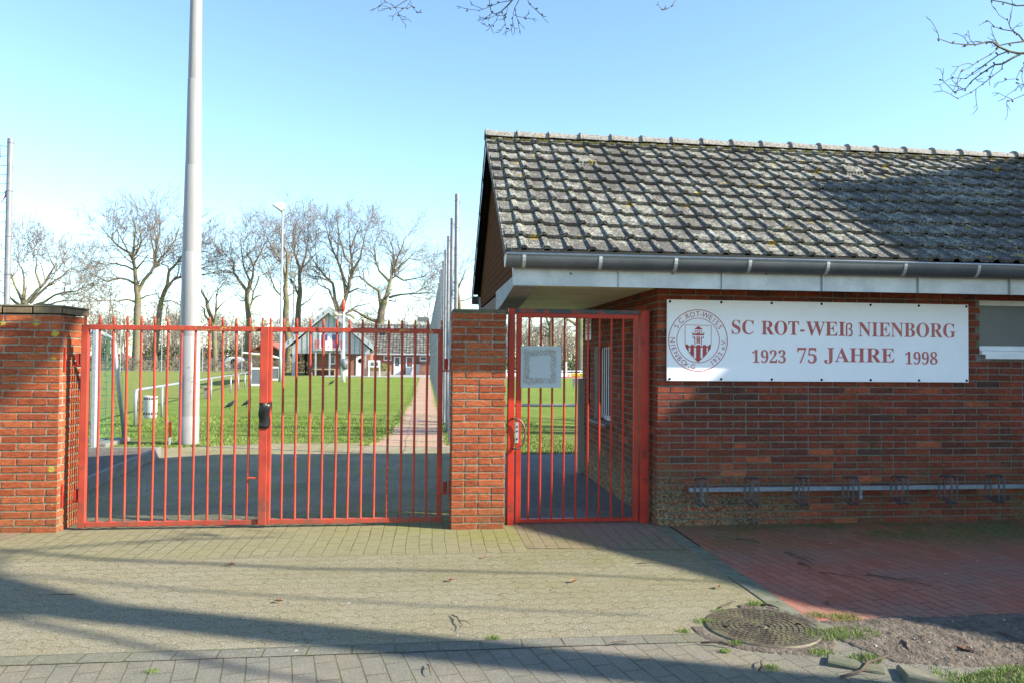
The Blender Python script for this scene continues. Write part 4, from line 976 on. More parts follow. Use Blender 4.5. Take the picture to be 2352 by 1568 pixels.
# ------------------------------------------------------------------ small goal with green net
gl = thing('football_goal', 'youth football goal with green net behind the left gate leaf', 'goal', (-5.3, 13.2, 0))
gp = G(215, 1028); gr_ = G(275, 1010); top = W(214, 761, gp.y).z; tr = W(262, 781, 13.8)
post = MB(); post.box(gp.x-.045, gp.x+.045, gp.y-.05, gp.y+.05, 0, top+.045)
post.build('post', GALV, gl, bevel=.02); MB().box(gp.x-3.6, gp.x-.046, gp.y-.05, gp.y+.05, top-.045, top+.045).build('crossbar', GALV, gl, bevel=.02)
MB().tube([(gp.x+.02, gp.y+.05, top-.01), (tr.x, tr.y, tr.z)], .035, 12).build('top_stay', GALV, gl, smooth=True)
MB().tube([(tr.x, tr.y, tr.z), (gr_.x+.08, gr_.y, 0)], .032, 12).build('rear_stay', GALV, gl, smooth=True)
GN = M('green_net_cord', (.02, .22, .14), None, 5, .7)
gn = MB(); T0 = Vector((gp.x+.04, gp.y+.06, top)); T1 = Vector((tr.x, tr.y, tr.z)); B0 = Vector((gp.x+.04, gp.y+.06, .05)); B1 = Vector((gr_.x+.08, gr_.y, .05))
def quadnet(mb, a, b, c, d, nu, nv, sag, r_=.0028):
    def P_(i, j):
        u, v = i/nu, j/nv; p = (a*(1-u)+b*u)*(1-v)+(d*(1-u)+c*u)*v
        return p+Vector((sag*math.sin(u*3.1+v*5)*.6, sag*math.sin(v*3.14), sag*.5*math.sin(u*9+v*4)))
    for i in range(nu+1): mb.tube([P_(i, j) for j in range(nv+1)], r_, 3, False)
    for j in range(nv+1): mb.tube([P_(i, j) for i in range(nu+1)], r_, 3, False)
quadnet(gn, T0, T1, B1, B0, 8, 16, .05)
quadnet(gn, T1, T1+Vector((-3.4, 0, 0)), B1+Vector((-3.4, 0, 0)), B1, 26, 16, .07)
gn.build('net', GN, gl)
MB().box(gr_.x-2.2, gr_.x-.12, gr_.y-.45, gr_.y-.15, -.02, .06).box(gr_.x-.08, gr_.x+.16, gr_.y-1.0, gr_.y+.05, -.02, .05, Matrix.Identity(4)).build('base_slab', CONC, gl, bevel=.01)

# ------------------------------------------------------------------ barrier, bin, stake, bench, birds
br_ = thing('pitch_barrier', 'low white tubular barrier running away beside the pitch', 'barrier', (-7, 25, 0))
P0 = Vector((-6.09, 17.16, 0)); P1 = Vector((-8.75, 40.3, 0)); HH = .76
MB().tube([P0+Vector((0, 0, .0)), P0+Vector((0, 0, HH-.08)), P0+Vector((-.015, .05, HH-.02)), P0+Vector((-.03, .14, HH)), P1+Vector((0, 0, HH-.06))], [.036, .036, .034, .032, .032], 12).build('rail', GALV, br_, smooth=True)
for k in range(1, 10):
    p = P0+(P1-P0)*(k/9); MB().tube([p, p+Vector((0, 0, HH-.02-.06*k/9))], .028, 10).build('post', GALV, br_, smooth=True)
bn = thing('litter_bin', 'round galvanised litter bin hung on the barrier corner post', 'bin', (-5.80, 17.2, 0))
MB().lathe([(.115, .17), (.135, .20), (.138, .62), (.142, .64), (.13, .64), (.128, .24)], (-5.80, 17.2, 0), 28).build('body', M('pale_zinc', (.66, .68, .70), (.55, .57, .6), 12, .5, .1), bn, auto=True)
hb = MB()
for k in range(18):
    a = 2*math.pi*k/18
    for z, h_, w_ in ((.57, .028, .016), (.245, .045, .010)):
        mt = Matrix.Translation((-5.80, 17.2, 0)) @ Matrix.Rotation(a, 4, 'Z'); hb.box(.132, .1405, -w_, w_, z, z+h_, mt)
hb.build('drain_hole', DARK, bn)
MB().tube([(-6.08, 17.16, .5), (-5.93, 17.19, .5)], .012, 6).build('bracket', GALV, bn)
sk = thing('marker_stake', 'thin red and white stake with a side pin in the grass', 'stake', (-4.23, 13.5, 0))
sp_ = G(390, 1021)
MB().box(sp_.x-.018, sp_.x+.018, sp_.y-.01, sp_.y+.01, .13, .40).build('red_part', RED, sk); MB().box(sp_.x-.018, sp_.x+.018, sp_.y-.01, sp_.y+.01, -.02, .13).build('white_part', WHITE, sk)
MB().tube([(sp_.x-.10, sp_.y, .385), (sp_.x, sp_.y, .385)], .010, 6).build('side_pin', WHITE, sk)
bp = G(466, 914); be = thing('wooden_bench', 'small weathered bench by the pitch barrier', 'bench', (bp.x, bp.y, 0))
WOODG = M('weathered_wood', (.30, .25, .19), (.20, .16, .12), 6, .85, 0, .4, 50)
MB().box(bp.x-.75, bp.x+.25, bp.y-.15, bp.y+.2, .36, .42).build('seat', WOODG, be, bevel=.01)
for dx in (-.6, .12): MB().box(bp.x+dx-.05, bp.x+dx+.05, bp.y-.1, bp.y+.15, 0, .36).build('leg', CONC, be)
JACK = M('bird_black', (.02, .02, .025), (.05, .05, .06), 20, .5)
def bird(px, py, s, flip, lab):
    g = G(px, py); t = thing('jackdaw', lab, 'bird', (g.x, g.y, 0), 'black birds on the lawn')
    f = -1 if flip else 1; mb = MB()
    pts = [(-.17, 0, .045), (-.12, 0, .065), (-.06, 0, .10), (0, 0, .135), (.05, 0, .165), (.085, 0, .20), (.105, 0, .235), (.125, 0, .245), (.145, 0, .24), (.165, 0, .233)]
    rs = [.006, .018, .042, .056, .054, .04, .034, .030, .012, .003]
    mb.tube([(g.x+f*p[0]*s, g.y, p[2]*s) for p in pts], [r_*s for r_ in rs], 10); mb.build('body', JACK, t, smooth=True)
    for dy in (-.02, .02): MB().tube([(g.x+f*-.005*s, g.y+dy, .10*s), (g.x+f*.01*s, g.y+dy, .04*s), (g.x+f*.0*s, g.y+dy, .0), (g.x+f*.03*s, g.y+dy, .003)], .006*s, 5).build('leg', JACK, t)
bird(527, 939, .95, False, 'jackdaw standing on the lawn right of the thick mast'); bird(566, 934, .95, False, 'jackdaw half hidden behind a gate bar'); bird(535, 881, .8, True, 'small bird on the pitch beside the barrier'); bird(761, 884, 1.05, False, 'bird farthest out on the lawn before the clubhouse')

# ------------------------------------------------------------------ player shelter
GREYP = M('grey_panel', (.17, .20, .23), (.14, .17, .2), 2, .5)
TG = NT('clear_sheet'); TG.p.inputs['Transmission Weight'].default_value = 1.0
CLEAR = TG.done((.9, .93, .94), .05); TG.p.inputs['IOR'].default_value = 1.02
sh = thing('player_shelter', 'white framed players shelter with grey lower panels', 'shelter', (-9, 45, 0))
Ya, Yb = 40.6, 50.4
def pan(xa, xb, Y, y_bot, y_mid, y_top, nm):
    a = W(xa, y_bot, Y); b = W(xb, y_bot, Y); zb, zm, zt_ = a.z, W(xa, y_mid, Y).z, W(xa, y_top, Y).z
    zb = 0
    p = MB().box(a.x+.06, b.x-.06, Y, Y+.05, zb+.1, zm-.05).build('side_panel', GREYP, sh)
    f = MB().box(a.x, b.x, Y-.02, Y+.07, zb, zb+.1).box(a.x, b.x, Y-.02, Y+.07, zm-.05, zm+.05).box(a.x, a.x+.06, Y-.02, Y+.07, zb+.1, zm-.05).box(b.x-.06, b.x, Y-.02, Y+.07, zb+.1, zm-.05).box(a.x, a.x+.08, Y-.02, Y+.07, zm+.05, zt_)
    f.build('frame', WHITE, p)
    MB().box(a.x+.08, b.x-.02, Y+.02, Y+.03, zm+.05, zt_-.05).build('upper_pane', CLEAR, p)
    return a.x, b.x, zt_
s1 = pan(574, 616, Ya, 885, 845, 813, 'near'); s2 = pan(619, 641, Yb, 871, 843, 822, 'far')
MB().hexa([(s1[0]-.35, Ya-.25, s1[2]+.06), (s1[1]+.1, Ya-.25, s1[2]-.06), (s2[1]+.1, Yb+.2, s2[2]-.04), (s2[0]-.6, Yb+.2, s2[2]+.06)],
          [(s1[0]-.35, Ya-.25, s1[2]+.13), (s1[1]+.1, Ya-.25, s1[2]+.01), (s2[1]+.1, Yb+.2, s2[2]+.03), (s2[0]-.6, Yb+.2, s2[2]+.13)]).build('roof', WHITE, sh)
MB().box(s1[0]+.25, s1[0]+.35, Ya+3, Ya+3.1, 0, s1[2]-.1).build('support', GALV_D, sh)

# ------------------------------------------------------------------ lamp posts
LAMPW = M('lamp_housing', (.74, .74, .70), None, 8, .4)
def flood(px, base_y, top_y, head, Y, lab, loc_s=1.):
    b = W(px, base_y, Y); z = W(px-1, top_y, Y).z; t = thing('floodlight_pole', lab, 'lamp post', (b.x, Y, 0), 'floodlight poles around the pitch')
    s = loc_s*.88
    MB().tube([(b.x, Y, 0), (b.x, Y, 1.4), (b.x, Y, 1.5), (b.x, Y, z)], [.125*s, .12*s, .10*s, .06*s], 14).build('pole', GALV, t, smooth=True)
    h = MB(); hx, hz = b.x-.30*s, z+.12*s
    h.prism([(hx-.36*s, hz+.10*s), (hx+.22*s, hz-.30*s), (hx+.45*s, hz-.12*s), (hx+.42*s, hz+.22*s), (hx+.15*s, hz+.36*s)], Y-.25*s, Y+.25*s, 'y')
    ho = h.build('lamp_housing', LAMPW, t, bevel=.03*s)
    MB().hexa([(hx-.39*s, Y-.24*s, hz+.08*s), (hx+.20*s, Y-.24*s, hz-.34*s), (hx+.20*s, Y+.24*s, hz-.34*s), (hx-.39*s, Y+.24*s, hz+.08*s)],
              [(hx-.36*s, Y-.24*s, hz+.105*s), (hx+.23*s, Y-.24*s, hz-.305*s), (hx+.23*s, Y+.24*s, hz-.305*s), (hx-.36*s, Y+.24*s, hz+.105*s)]).build('lens', GLASS, ho)
    MB().tube([(b.x, Y, z-.25*s), (b.x+.10*s, Y, z+.05*s), (b.x-.1*s, Y, z+.15*s)], .03*s, 6).build('bracket', GALV_D, t)
flood(643.5, 874, 480, None, 47.5, 'tall slender floodlight pole with white lamp head, left of the clubhouse', 1.)
flood(672.5, 850, 634, None, 84, 'distant floodlight pole between the trees left of the clubhouse roof', 1.3)
b = W(979, 740, 88); t = thing('floodlight_pole', 'small distant floodlight just left of the net poles', 'lamp post', (b.x, 88, 0))
MB().tube([(b.x, 88, 0), (b.x, 88, b.z)], .07, 8).build('pole', GALV, t); MB().box(b.x-1.0, b.x+.25, 87.8, 88.2, b.z+.05, b.z+.55).build('lamp_housing', GALV_D, t)

# loudspeaker mast in front of the clubhouse
Y = 47.8; b = W(788, 876, Y); t = thing('signal_mast', 'white mast with red lantern and loudspeaker horns before the clubhouse', 'mast', (b.x, Y, 0))
z2 = W(788, 690, Y).z
MB().tube([(b.x, Y, 0), (b.x, Y, 1.2), (b.x, Y, 1.25), (b.x, Y, z2)], [.13, .13, .09, .05], 12).build('pole', WHITE, t, smooth=True)
zl = W(788, 702, Y).z; MB().lathe([(0, -.40), (.08, -.36), (.12, -.1), (.12, .15), (.08, .34), (0, .38)], (b.x-.03, Y-.12, zl), 16).build('red_lantern', M('signal_red', (.65, .07, .03), None, 5, .4), t, smooth=True)
HORN = M('cream_horn', (.60, .56, .42), None, 5, .5); zh = W(788, 724, Y).z
for sx_ in (-1, 1):
    MB().tube([(b.x+sx_*.12, Y, zh), (b.x+sx_*.35, Y, zh+.02), (b.x+sx_*.62, Y-.05, zh+.06-.1*(sx_ > 0))], [.05, .09, .21], 12).build('loudspeaker_horn', HORN, t, smooth=True)
MB().tube([(b.x-.03, Y-.02, zl+.4), (b.x-.25, Y, zl+.75)], .025, 6).build('mast_tip', WHITE, t)
zc = W(788, 835, Y).z; MB().lathe([(0, -.36), (.2, -.3), (.27, 0), (.22, .28), (0, .4)], (b.x+.12, Y-.1, zc), 14).build('tied_cover', M('grey_tarp', (.30, .32, .33), (.10, .11, .10), 2, .7, lo=.45, hi=.55), t, smooth=True)

# ------------------------------------------------------------------ distant clubhouse
CYY = 64.
def c4(x, y, Y=CYY): return W((1000+x/3.136)/1.633, (1150+y/3.136)/1.633, Y)
ch = thing('gabled_clubhouse', 'distant brick clubhouse with zinc gable, balcony and long tiled wing', 'building', (-3, 66, 0))
def far_brick():
    t = NT('far_brick'); b = t.n('TexBrick'); z = t.xyz(); t.l(t.comb(z[0], z[2], 0.), b.inputs[0]); b.inputs['Scale'].default_value = 1
    b.inputs['Brick Width'].default_value = .25; b.inputs['Row Height'].default_value = .075; b.inputs['Mortar Size'].default_value = .008
    b.inputs['Color1'].default_value = (.26, .085, .055, 1); b.inputs['Color2'].default_value = (.36, .13, .08, 1); b.inputs['Mortar'].default_value = (.32, .27, .22, 1)
    return t.done(t.mix(t.ramp(t.noise(2, 4), .4, .7), b.outputs[0], t.mix(1, b.outputs[0], (.8, .75, .75), 'MULTIPLY')), .9)
FB = far_brick()
def far_tile():
    t = NT('far_tile'); z = t.xyz()
    gx_ = t.ramp(t.math('PINGPONG', t.math('ADD', z[0], 100.), .15), .02, .05); gz_ = t.ramp(t.math('PINGPONG', t.math('ADD', z[2], 0.), .11), .015, .035)
    g_ = t.math('MULTIPLY', gx_, gz_)
    c = t.mix(t.ramp(t.noise(2.5, 5, .7), .42, .62), (.10, .09, .085), (.30, .30, .24)); c = t.mix(t.ramp(t.noise(14, 4, .8), .5, .65), c, (.06, .055, .05))
    return t.done(t.mix(g_, (.03, .03, .03), c), .9)
FT = far_tile()
def wbox(mb, x0, y0, x1, y1, Y, dy, zmin=None):
    a, b = c4(x0, y1, Y), c4(x1, y0, Y); mb.box(a.x, b.x, Y, Y+dy, a.z if zmin is None else zmin, b.z); return mb
wl = MB(); a, b = c4(452, 797), c4(1212, 548); zb0_ = b.z; wl.box(a.x, b.x, CYY+1.2, CYY+9, 0, zb0_)
wl.build('wall', FB, ch)
# gable cladding
gx0, gx1, gz0 = c4(285, 548).x, c4(1210, 548).x, c4(700, 550).z; ze = c4(285, 470).z; pk = c4(738, 75)
gm_ = MB(); zr_ = c4(1210, 500).z
gm_.prism([(gx0, gz0), (gx1, gz0), (gx1, zr_), (pk.x, pk.z), (gx0, ze)], CYY, CYY+.12, 'y'); go = gm_.build('gable_cladding', ZINC, ch)
sm = MB(); x = gx0+.05
while x < gx1:
    f = (x-gx0)/(pk.x-gx0) if x < pk.x else (gx1-x)/(gx1-pk.x); zt_ = (ze if x < pk.x else zr_)+(pk.z-(ze if x < pk.x else zr_))*f-.05
    sm.box(x-.02, x+.02, CYY-.035, CYY, gz0, zt_); x += .42
sm.build('seam', ZINC_D, go)
# verge boards + main roof
el, er = c4(213, 485), c4(1262, 495); pp = c4(738, 58)
for q, s in ((el, -1), (er, 1)):
    MB().hexa([(q.x, CYY-.55, q.z-.14), (q.x, CYY-.35, q.z-.14), (pp.x, CYY-.35, pp.z-.14), (pp.x, CYY-.55, pp.z-.14)], [(q.x, CYY-.55, q.z+.33), (q.x, CYY-.35, q.z+.33), (pp.x, CYY-.35, pp.z+.33), (pp.x, CYY-.55, pp.z+.33)]).build('verge_board', ZINC, ch)
    rb_ = MB(); 
    for k in range(1, 9):
        f = k/9; x = q.x+(pp.x-q.x)*f; z = q.z+(pp.z-q.z)*f; rb_.box(x-.02, x+.02, CYY-.58, CYY-.55, z, z+.25)
    rb_.build('verge_joint', ZINC_D, ch)
mr = MB()
mr.hexa([(el.x-.05, CYY-.34, el.z+.24), (pp.x, CYY-.34, pp.z+.24), (pp.x, CYY+11, pp.z+.24), (el.x-.05, CYY+11, el.z+.24)], [(el.x-.05, CYY-.34, el.z+.34), (pp.x, CYY-.34, pp.z+.36), (pp.x, CYY+11, pp.z+.36), (el.x-.05, CYY+11, el.z+.34)])
mr.hexa([(pp.x+.001, CYY-.34, pp.z+.24), (er.x+.05, CYY-.34, er.z+.24), (er.x+.05, CYY+11, er.z+.24), (pp.x+.001, CYY+11, pp.z+.24)], [(pp.x+.001, CYY-.34, pp.z+.36), (er.x+.05, CYY-.34, er.z+.34), (er.x+.05, CYY+11, er.z+.34), (pp.x+.001, CYY+11, pp.z+.36)])
mr.build('roof', FT, ch)
# balcony
bl = MB(); wbox(bl, 568, 492, 888, 512, CYY-1.3, 1.3); bo = bl.build('balcony', ZINC, ch)
rl = MB(); a, b = c4(572, 498, CYY-1.3), c4(888, 398, CYY-1.3)
for k in range(8):
    z = a.z+(b.z-a.z)*k/7; rl.box(a.x, b.x, CYY-1.3, CYY-1.27, z-.012, z+.012); rl.box(a.x, a.x+.03, CYY-1.27, CYY, z-.012, z+.012); rl.box(b.x-.03, b.x, CYY-1.27, CYY, z-.012, z+.012)
for x in (a.x, (a.x*2+b.x)/3, (a.x+2*b.x)/3, b.x): rl.box(x-.03, x+.03, CYY-1.32, CYY-1.26, a.z, b.z+.02)
rl.build('railing', RED, bo)
bs = MB(); wbox(bs, 690, 404, 772, 513, CYY-1.38, .03); b1_ = bs.build('banner', WHITE, bo)
p = c4(730, 465, CYY-1.385); MB().prism([(p.x-.09, p.z+.07), (p.x-.02, p.z+.05), (p.x, p.z+.13), (p.x+.02, p.z+.05), (p.x+.09, p.z+.07), (p.x+.07, p.z-.05), (p.x, p.z-.13), (p.x-.07, p.z-.05)], CYY-1.395, CYY-1.382).build('crest', M('faded_crest', (.70, .38, .34), None, 3, .6), b1_)
bd_ = MB(); wbox(bd_, 622, 322, 872, 490, CYY-.05, .05); bd0 = bd_.build('balcony_door', WHITE, ch)
bp_ = MB()
for x0, x1 in ((640, 718), (768, 855)): wbox(bp_, x0, 328, x1, 482, CYY-.06, .01)
bp_.build('pane', M('blue_curtain_glass', (.05, .08, .20), (.07, .11, .24), 1, .2), bd0)
for x in (314, 573, 738, 880, 1160):
    p = c4(x, 797, CYY-1.2 if 500 < x < 900 else CYY-.1); zt_ = c4(x, 512 if 500 < x < 900 else 546).z
    wd = .11 if x == 314 else .06; MB().box(p.x-wd, p.x+wd, p.y, p.y+wd*2, 0, zt_).build('column', GALV, ch)
p = c4(437, 797); MB().box(p.x-.06, p.x+.06, CYY+1, CYY+1.1, 0, gz0).build('dark_column', DARK, ch)
def door(x0, x1, y0, y1, Y, glass=None, sign=None):
    d = MB(); wbox(d, x0, y0, x1, y1, Y, .06, 0); d_ = d.build('door', WHITE, ch)
    if glass: g_ = MB(); wbox(g_, *glass, Y-.01, .01); g_.build('pane', FROST, d_)
    if sign: p = c4(*sign, Y-.02); MB().prism([(p.x, p.z+.22), (p.x+.2, p.z), (p.x, p.z-.22), (p.x-.2, p.z)], Y-.02, Y-.01).build('door_sign', DARK, d_)
    MB().box(c4(x1-14, 690, Y).x, c4(x1-4, 690, Y).x, Y-.05, Y, 1.0, 1.06).build('handle', DARK, d_)
door(888, 957, 572, 797, CYY+1.13, None, (938, 628)); door(1050, 1132, 574, 795, CYY+1.13, None, (1100, 631))
def win(x0, x1, y0, y1, Y, mt=FROST):
    d = MB(); wbox(d, x0, y0, x1, y1, Y, .06); d_ = d.build('window', WHITE, ch); g_ = MB(); wbox(g_, x0+10, y0+8, x1-9, y1-13, Y-.012, .012); g_.build('pane', mt, d_)
win(748, 808, 570, 674, CYY+1.13, GLASS)
pl_ = MB(); wbox(pl_, 545, 574, 592, 592, CYY+1.17, .03); pl_.build('wall_plate', M('cream_plate', (.5, .48, .4), None, 4, .6), ch)
# wing
WGY = 69.
a, b = c4(1262, 800, WGY), c4(1990, 552, WGY); MB().box(a.x, b.x+6, WGY, WGY+7, 0, b.z).build('wing_wall', FB, ch)
ev, rg = c4(1215, 556, WGY-.4), c4(980, 213, WGY+3.6)
MB().hexa([(rg.x-2, ev.y, ev.z), (b.x+7, ev.y, ev.z), (b.x+7, rg.y, rg.z), (rg.x-2, rg.y, rg.z)], [(rg.x-2, ev.y, ev.z+.1), (b.x+7, ev.y, ev.z+.1), (b.x+7, rg.y, rg.z+.1), (rg.x-2, rg.y, rg.z+.1)]).build('wing_roof', FT, ch)
MB().tube([(a.x-1, ev.y-.05, ev.z), (b.x+7, ev.y-.05, ev.z)], .07, 8).build('wing_gutter', ZINC, ch)
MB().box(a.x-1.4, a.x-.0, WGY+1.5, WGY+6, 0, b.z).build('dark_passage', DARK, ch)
door(1494, 1575, 584, 790, WGY-.06, (1510, 594, 1562, 695)); door(1637, 1728, 586, 790, WGY-.06, (1650, 592, 1714, 700))
p = c4(1687, 637, WGY-.08); MB().prism([(p.x-.12, p.z+.22), (p.x, p.z+.34), (p.x+.12, p.z+.22), (p.x+.05, p.z+.05), (p.x+.22, p.z-.1), (p.x, p.z-.34), (p.x-.22, p.z-.1), (p.x-.05, p.z+.05)], WGY-.1, WGY-.085).build('door_emblem', REDINK, ch)
win(1376, 1468, 572, 632, WGY-.05); win(1802, 1884, 580, 636, WGY-.05)
for x, y in ((1480, 250), (1347, 395)):
    p = c4(x, y, WGY+2); MB().box(p.x-.12, p.x+.12, p.y-.3, p.y, p.z-.15, p.z+.15).build('roof_hatch', ZINC, ch)
# bench under the balcony, bin, notice board, planter
bb_ = c4(665, 795, CYY+.4); t = thing('long_bench', 'long light wooden bench against the clubhouse wall under the balcony', 'bench', (bb_.x, bb_.y, 0)); LW = M('light_wood', (.50, .34, .20), (.42, .28, .17), 3, .7)
s = MB(); wbox(s, 524, 728, 806, 738, CYY+.3, .4); s.build('seat', LW, t); s = MB(); wbox(s, 524, 712, 806, 721, CYY+.8, .06); s.build('backrest', LW, t)
for x in (530, 800, 665): p = c4(x, 790, CYY+.4); MB().box(p.x-.04, p.x+.04, p.y, p.y+.35, 0, c4(x, 738, CYY+.4).z).build('leg', LW, t)
p = c4(1766, 790, WGY-.6); t = thing('wheelie_bin', 'grey wheelie bin beside the right white door of the wing', 'bin', (p.x, p.y, 0))
MB().hexa([(p.x-.2, p.y-.25, .05), (p.x+.2, p.y-.25, .05), (p.x+.2, p.y+.2, .05), (p.x-.2, p.y+.2, .05)], [(p.x-.28, p.y-.3, 1.0), (p.x+.28, p.y-.3, 1.0), (p.x+.28, p.y+.3, 1.0), (p.x-.28, p.y+.3, 1.0)]).build('body', GREYP, t); MB().box(p.x-.3, p.x+.3, p.y-.33, p.y+.3, 1.0, 1.07).build('lid', DARK, t)
NY = 61.; t = thing('notice_board', 'white notice board on two legs in front of the clubhouse', 'notice board', (c4(1266, 800, NY).x, NY, 0))
s = MB(); wbox(s, 1197, 628, 1336, 707, NY, .1); s0_ = s.build('board', WHITE, t)
for q in ((1223, 648, 1262, 690), (1290, 648, 1312, 690)): s = MB(); wbox(s, *q, NY-.012, .012); s.build('pane', FROST, s0_)
for x0, x1 in ((1197, 1210), (1322, 1336)): s = MB(); wbox(s, x0, 707, x1, 806, NY, .1, 0); s.build('leg', WHITE, t)
NY2 = 63.2; t = thing('stone_planter', 'low stone planter in front of the clubhouse wing', 'planter', (c4(1330, 800, NY2).x, NY2, 0))
s = MB(); wbox(s, 1208, 752, 1452, 806, NY2, 1.0, 0); s.build('trough', M('planter_stone', (.38, .33, .24), (.22, .2, .15), 3, .9, 0, .6, 12), t)
BUSH = M('bush_leaf', (.10, .16, .03), (.16, .20, .04), 9, .7)
def leafball(mb, c, r, n, rnd, s=.05, flat=1.):
    for i in range(n):
        d = Vector((rnd.gauss(0, 1), rnd.gauss(0, 1), rnd.gauss(0, 1))).normalized()*r*rnd.uniform(.55, 1.05); d.z *= flat; p = Vector(c)+d
        u = Vector((rnd.uniform(-1, 1), rnd.uniform(-1, 1), rnd.uniform(-1, 1))).normalized()*s; v = u.orthogonal().normalized()*s*.6; k = len(mb.v); mb.v += [p-u, p+v, p+u, p-v]; mb.f.append((k, k+1, k+2, k+3))
rnd = random.Random(4)
for x, y, r, lab in ((1250, 732, .45, 'round green bush behind the notice board legs'), (1391, 724, .46, 'round clipped green bush in the stone planter')):
    p = c4(x, y, NY2+.5); mb = MB(); leafball(mb, (p.x, p.y, p.z), r, 500, rnd, .06); tag(rawbuild(mb, 'bush', BUSH), lab, 'bush')
p = c4(410, 790, CYY+3)
bk = thing('bicycle', 'bicycle leaning in the dark open bay left of the clubhouse wall', 'bicycle', (p.x, p.y, 0))
for dx in (-.5, .5): MB().tube([(p.x+dx+.33*math.cos(a*math.pi/8), p.y, .35+.33*math.sin(a*math.pi/8)) for a in range(17)], .02, 5, False).build('wheel', DARK, bk)
MB().tube([(p.x-.5, p.y, .35), (p.x-.15, p.y, .85), (p.x+.35, p.y, .85), (p.x+.5, p.y, .35)], .02, 5).tube([(p.x-.15, p.y, .85), (p.x, p.y, .35), (p.x+.35, p.y, .85)], .02, 5).tube([(p.x+.35, p.y, .85), (p.x+.33, p.y, 1.0), (p.x+.2, p.y, 1.02)], .02, 5).build('frame', GALV_D, bk)
MB().box(p.x-.27, p.x-.05, p.y-.06, p.y+.06, .90, .96).build('saddle', DARK, bk)

# buildings farther off
def barn(lab, xa, xb, ybot, yeave, yridge, Y, wallm, roofm, name='barn', dep=9, gable=False):
    a, b = W(xa, ybot, Y), W(xb, ybot, Y); ze_, zr2 = W((xa+xb)/2, yeave, Y).z, W((xa+xb)/2, yridge, Y).z; t = thing(name, lab, 'building', ((a.x+b.x)/2, Y, 0)); xm = (a.x+b.x)/2
    if gable:
        MB().prism([(a.x, -.5), (b.x, -.5), (b.x, ze_), (xm, zr2), (a.x, ze_)], Y, Y+dep, 'y').build('wall', wallm, t)
        for s in (-1, 1):
            e_ = (a.x if s < 0 else b.x)+s*.6; MB().hexa([(xm+s*.002, Y-.5, zr2+.03), (e_, Y-.5, ze_-.3), (e_, Y+dep, ze_-.3), (xm+s*.002, Y+dep, zr2+.03)], [(xm+s*.002, Y-.5, zr2+.22), (e_, Y-.5, ze_-.12), (e_, Y+dep, ze_-.12), (xm+s*.002, Y+dep, zr2+.22)]).build('roof_side', roofm, t)
    else:
        MB().box(a.x, b.x, Y, Y+dep, -.5, ze_).build('wall', wallm, t)
        MB().prism([(Y-.5, ze_), (Y+dep/2, zr2), (Y+dep+.5, ze_)], a.x-.4, b.x+.4, 'x').build('roof', roofm, t)
    return t
ROOFR = M('red_roof', (.36, .10, .06), (.28, .09, .06), 1.5, .85); BRW = M('brown_boards', (.16, .11, .075), (.12, .08, .06), 3, .8)
barn('brown boarded barn with red roof behind the players shelter', 569, 655, 845, 812, 787, 98, BRW, ROOFR, gable=True)
barn('far farmhouse with orange roof seen between the tree trunks', 372, 462, 838, 824, 800, 150, M('pale_wall', (.35, .28, .22), None, 2, .9), M('orange_roof', (.50, .16, .07), (.42, .14, .07), 1, .9), 'farmhouse')
barn('low far shed with reddish roof behind the goal', 200, 262, 838, 822, 811, 150, M('shed_wall', (.3, .27, .24), None, 2, .9), ROOFR, 'shed')
barn('ochre plastered house showing behind the left bay of the clubhouse', 688, 716, 850, 806, 796, 82, M('ochre_wall', (.52, .36, .20), None, 2, .9), ROOFR, 'house', 4)
def bale(px, py, lab, wd=1.7):
    g = W(px, py, 104); b = MB(); b.lathe([(0, -.85), (.75, -.85), (.85, -.7), (.85, .7), (.75, .85), (0, .85)], (g.x, 104, .6), 20, 'y'); tag(b.build('wrapped_bale', M('bale_wrap', (.55, .62, .60), (.45, .53, .52), 2, .35), auto=True), lab, 'bale', 'wrapped bales by the field edge')
bale(533, 838, 'pale wrapped bale left of its twin by the field edge'); bale(545.5, 838, 'pale wrapped bale right of its twin by the field edge')
for (xa, xb, y0, lab) in ((412, 440, 829, 'dark earth heap left of the thick mast'), (470, 530, 827, 'long dark earth heap right of the thick mast')):
    a, b = W(xa, 838, 120), W(xb, 838, 120); h = W(xa, y0-3, 120).z+.3; mb = MB(); n = 14
    vs = []; 
    for i in range(n+1):
        u = i/n; hh = h*(math.sin(u*math.pi)**.5)*(1+.15*math.sin(i*2.1))
        vs += [(a.x+(b.x-a.x)*u, 117, -.1), (a.x+(b.x-a.x)*u, 120, hh), (a.x+(b.x-a.x)*u, 123, -.1)]
    mb.add(vs, [(3*i+j, 3*i+j+1, 3*i+4+j, 3*i+3+j) for i in range(n) for j in range(2)]); tag(mb.build('earth_heap', M('dark_earth', (.10, .075, .07), (.2, .17, .17), .8, .95, 0, .5, 3), smooth=True), lab, 'earth heap')

# perimeter fence of the pitch
fn = thing('perimeter_fence', 'wire mesh fence on thin tall posts along the far side of the pitch', 'fence', (-25, 77, 0))
ps = [W(x, 848, 77) for x in (60, 155, 276, 370.5, 464.5, 555, 650)]
for p in ps: MB().tube([(p.x, 77, 0), (p.x, 77, 3.9)], .045, 8).build('post', GALV, fn)
fm = MB(); X0_, X1_ = ps[0].x-8, ps[-1].x
for k in range(13): z = .1+k*.16 if k < 8 else .9+k*.25; fm.tube([(X0_, 77, z), (X1_, 77, z)], .010, 3, False)
for k in range(160): x = X0_+(X1_-X0_)*k/159; fm.tube([(x, 77, 0), (x, 77, 1.4)], .008, 3, False)
fm.build('mesh', GALV_D, fn)

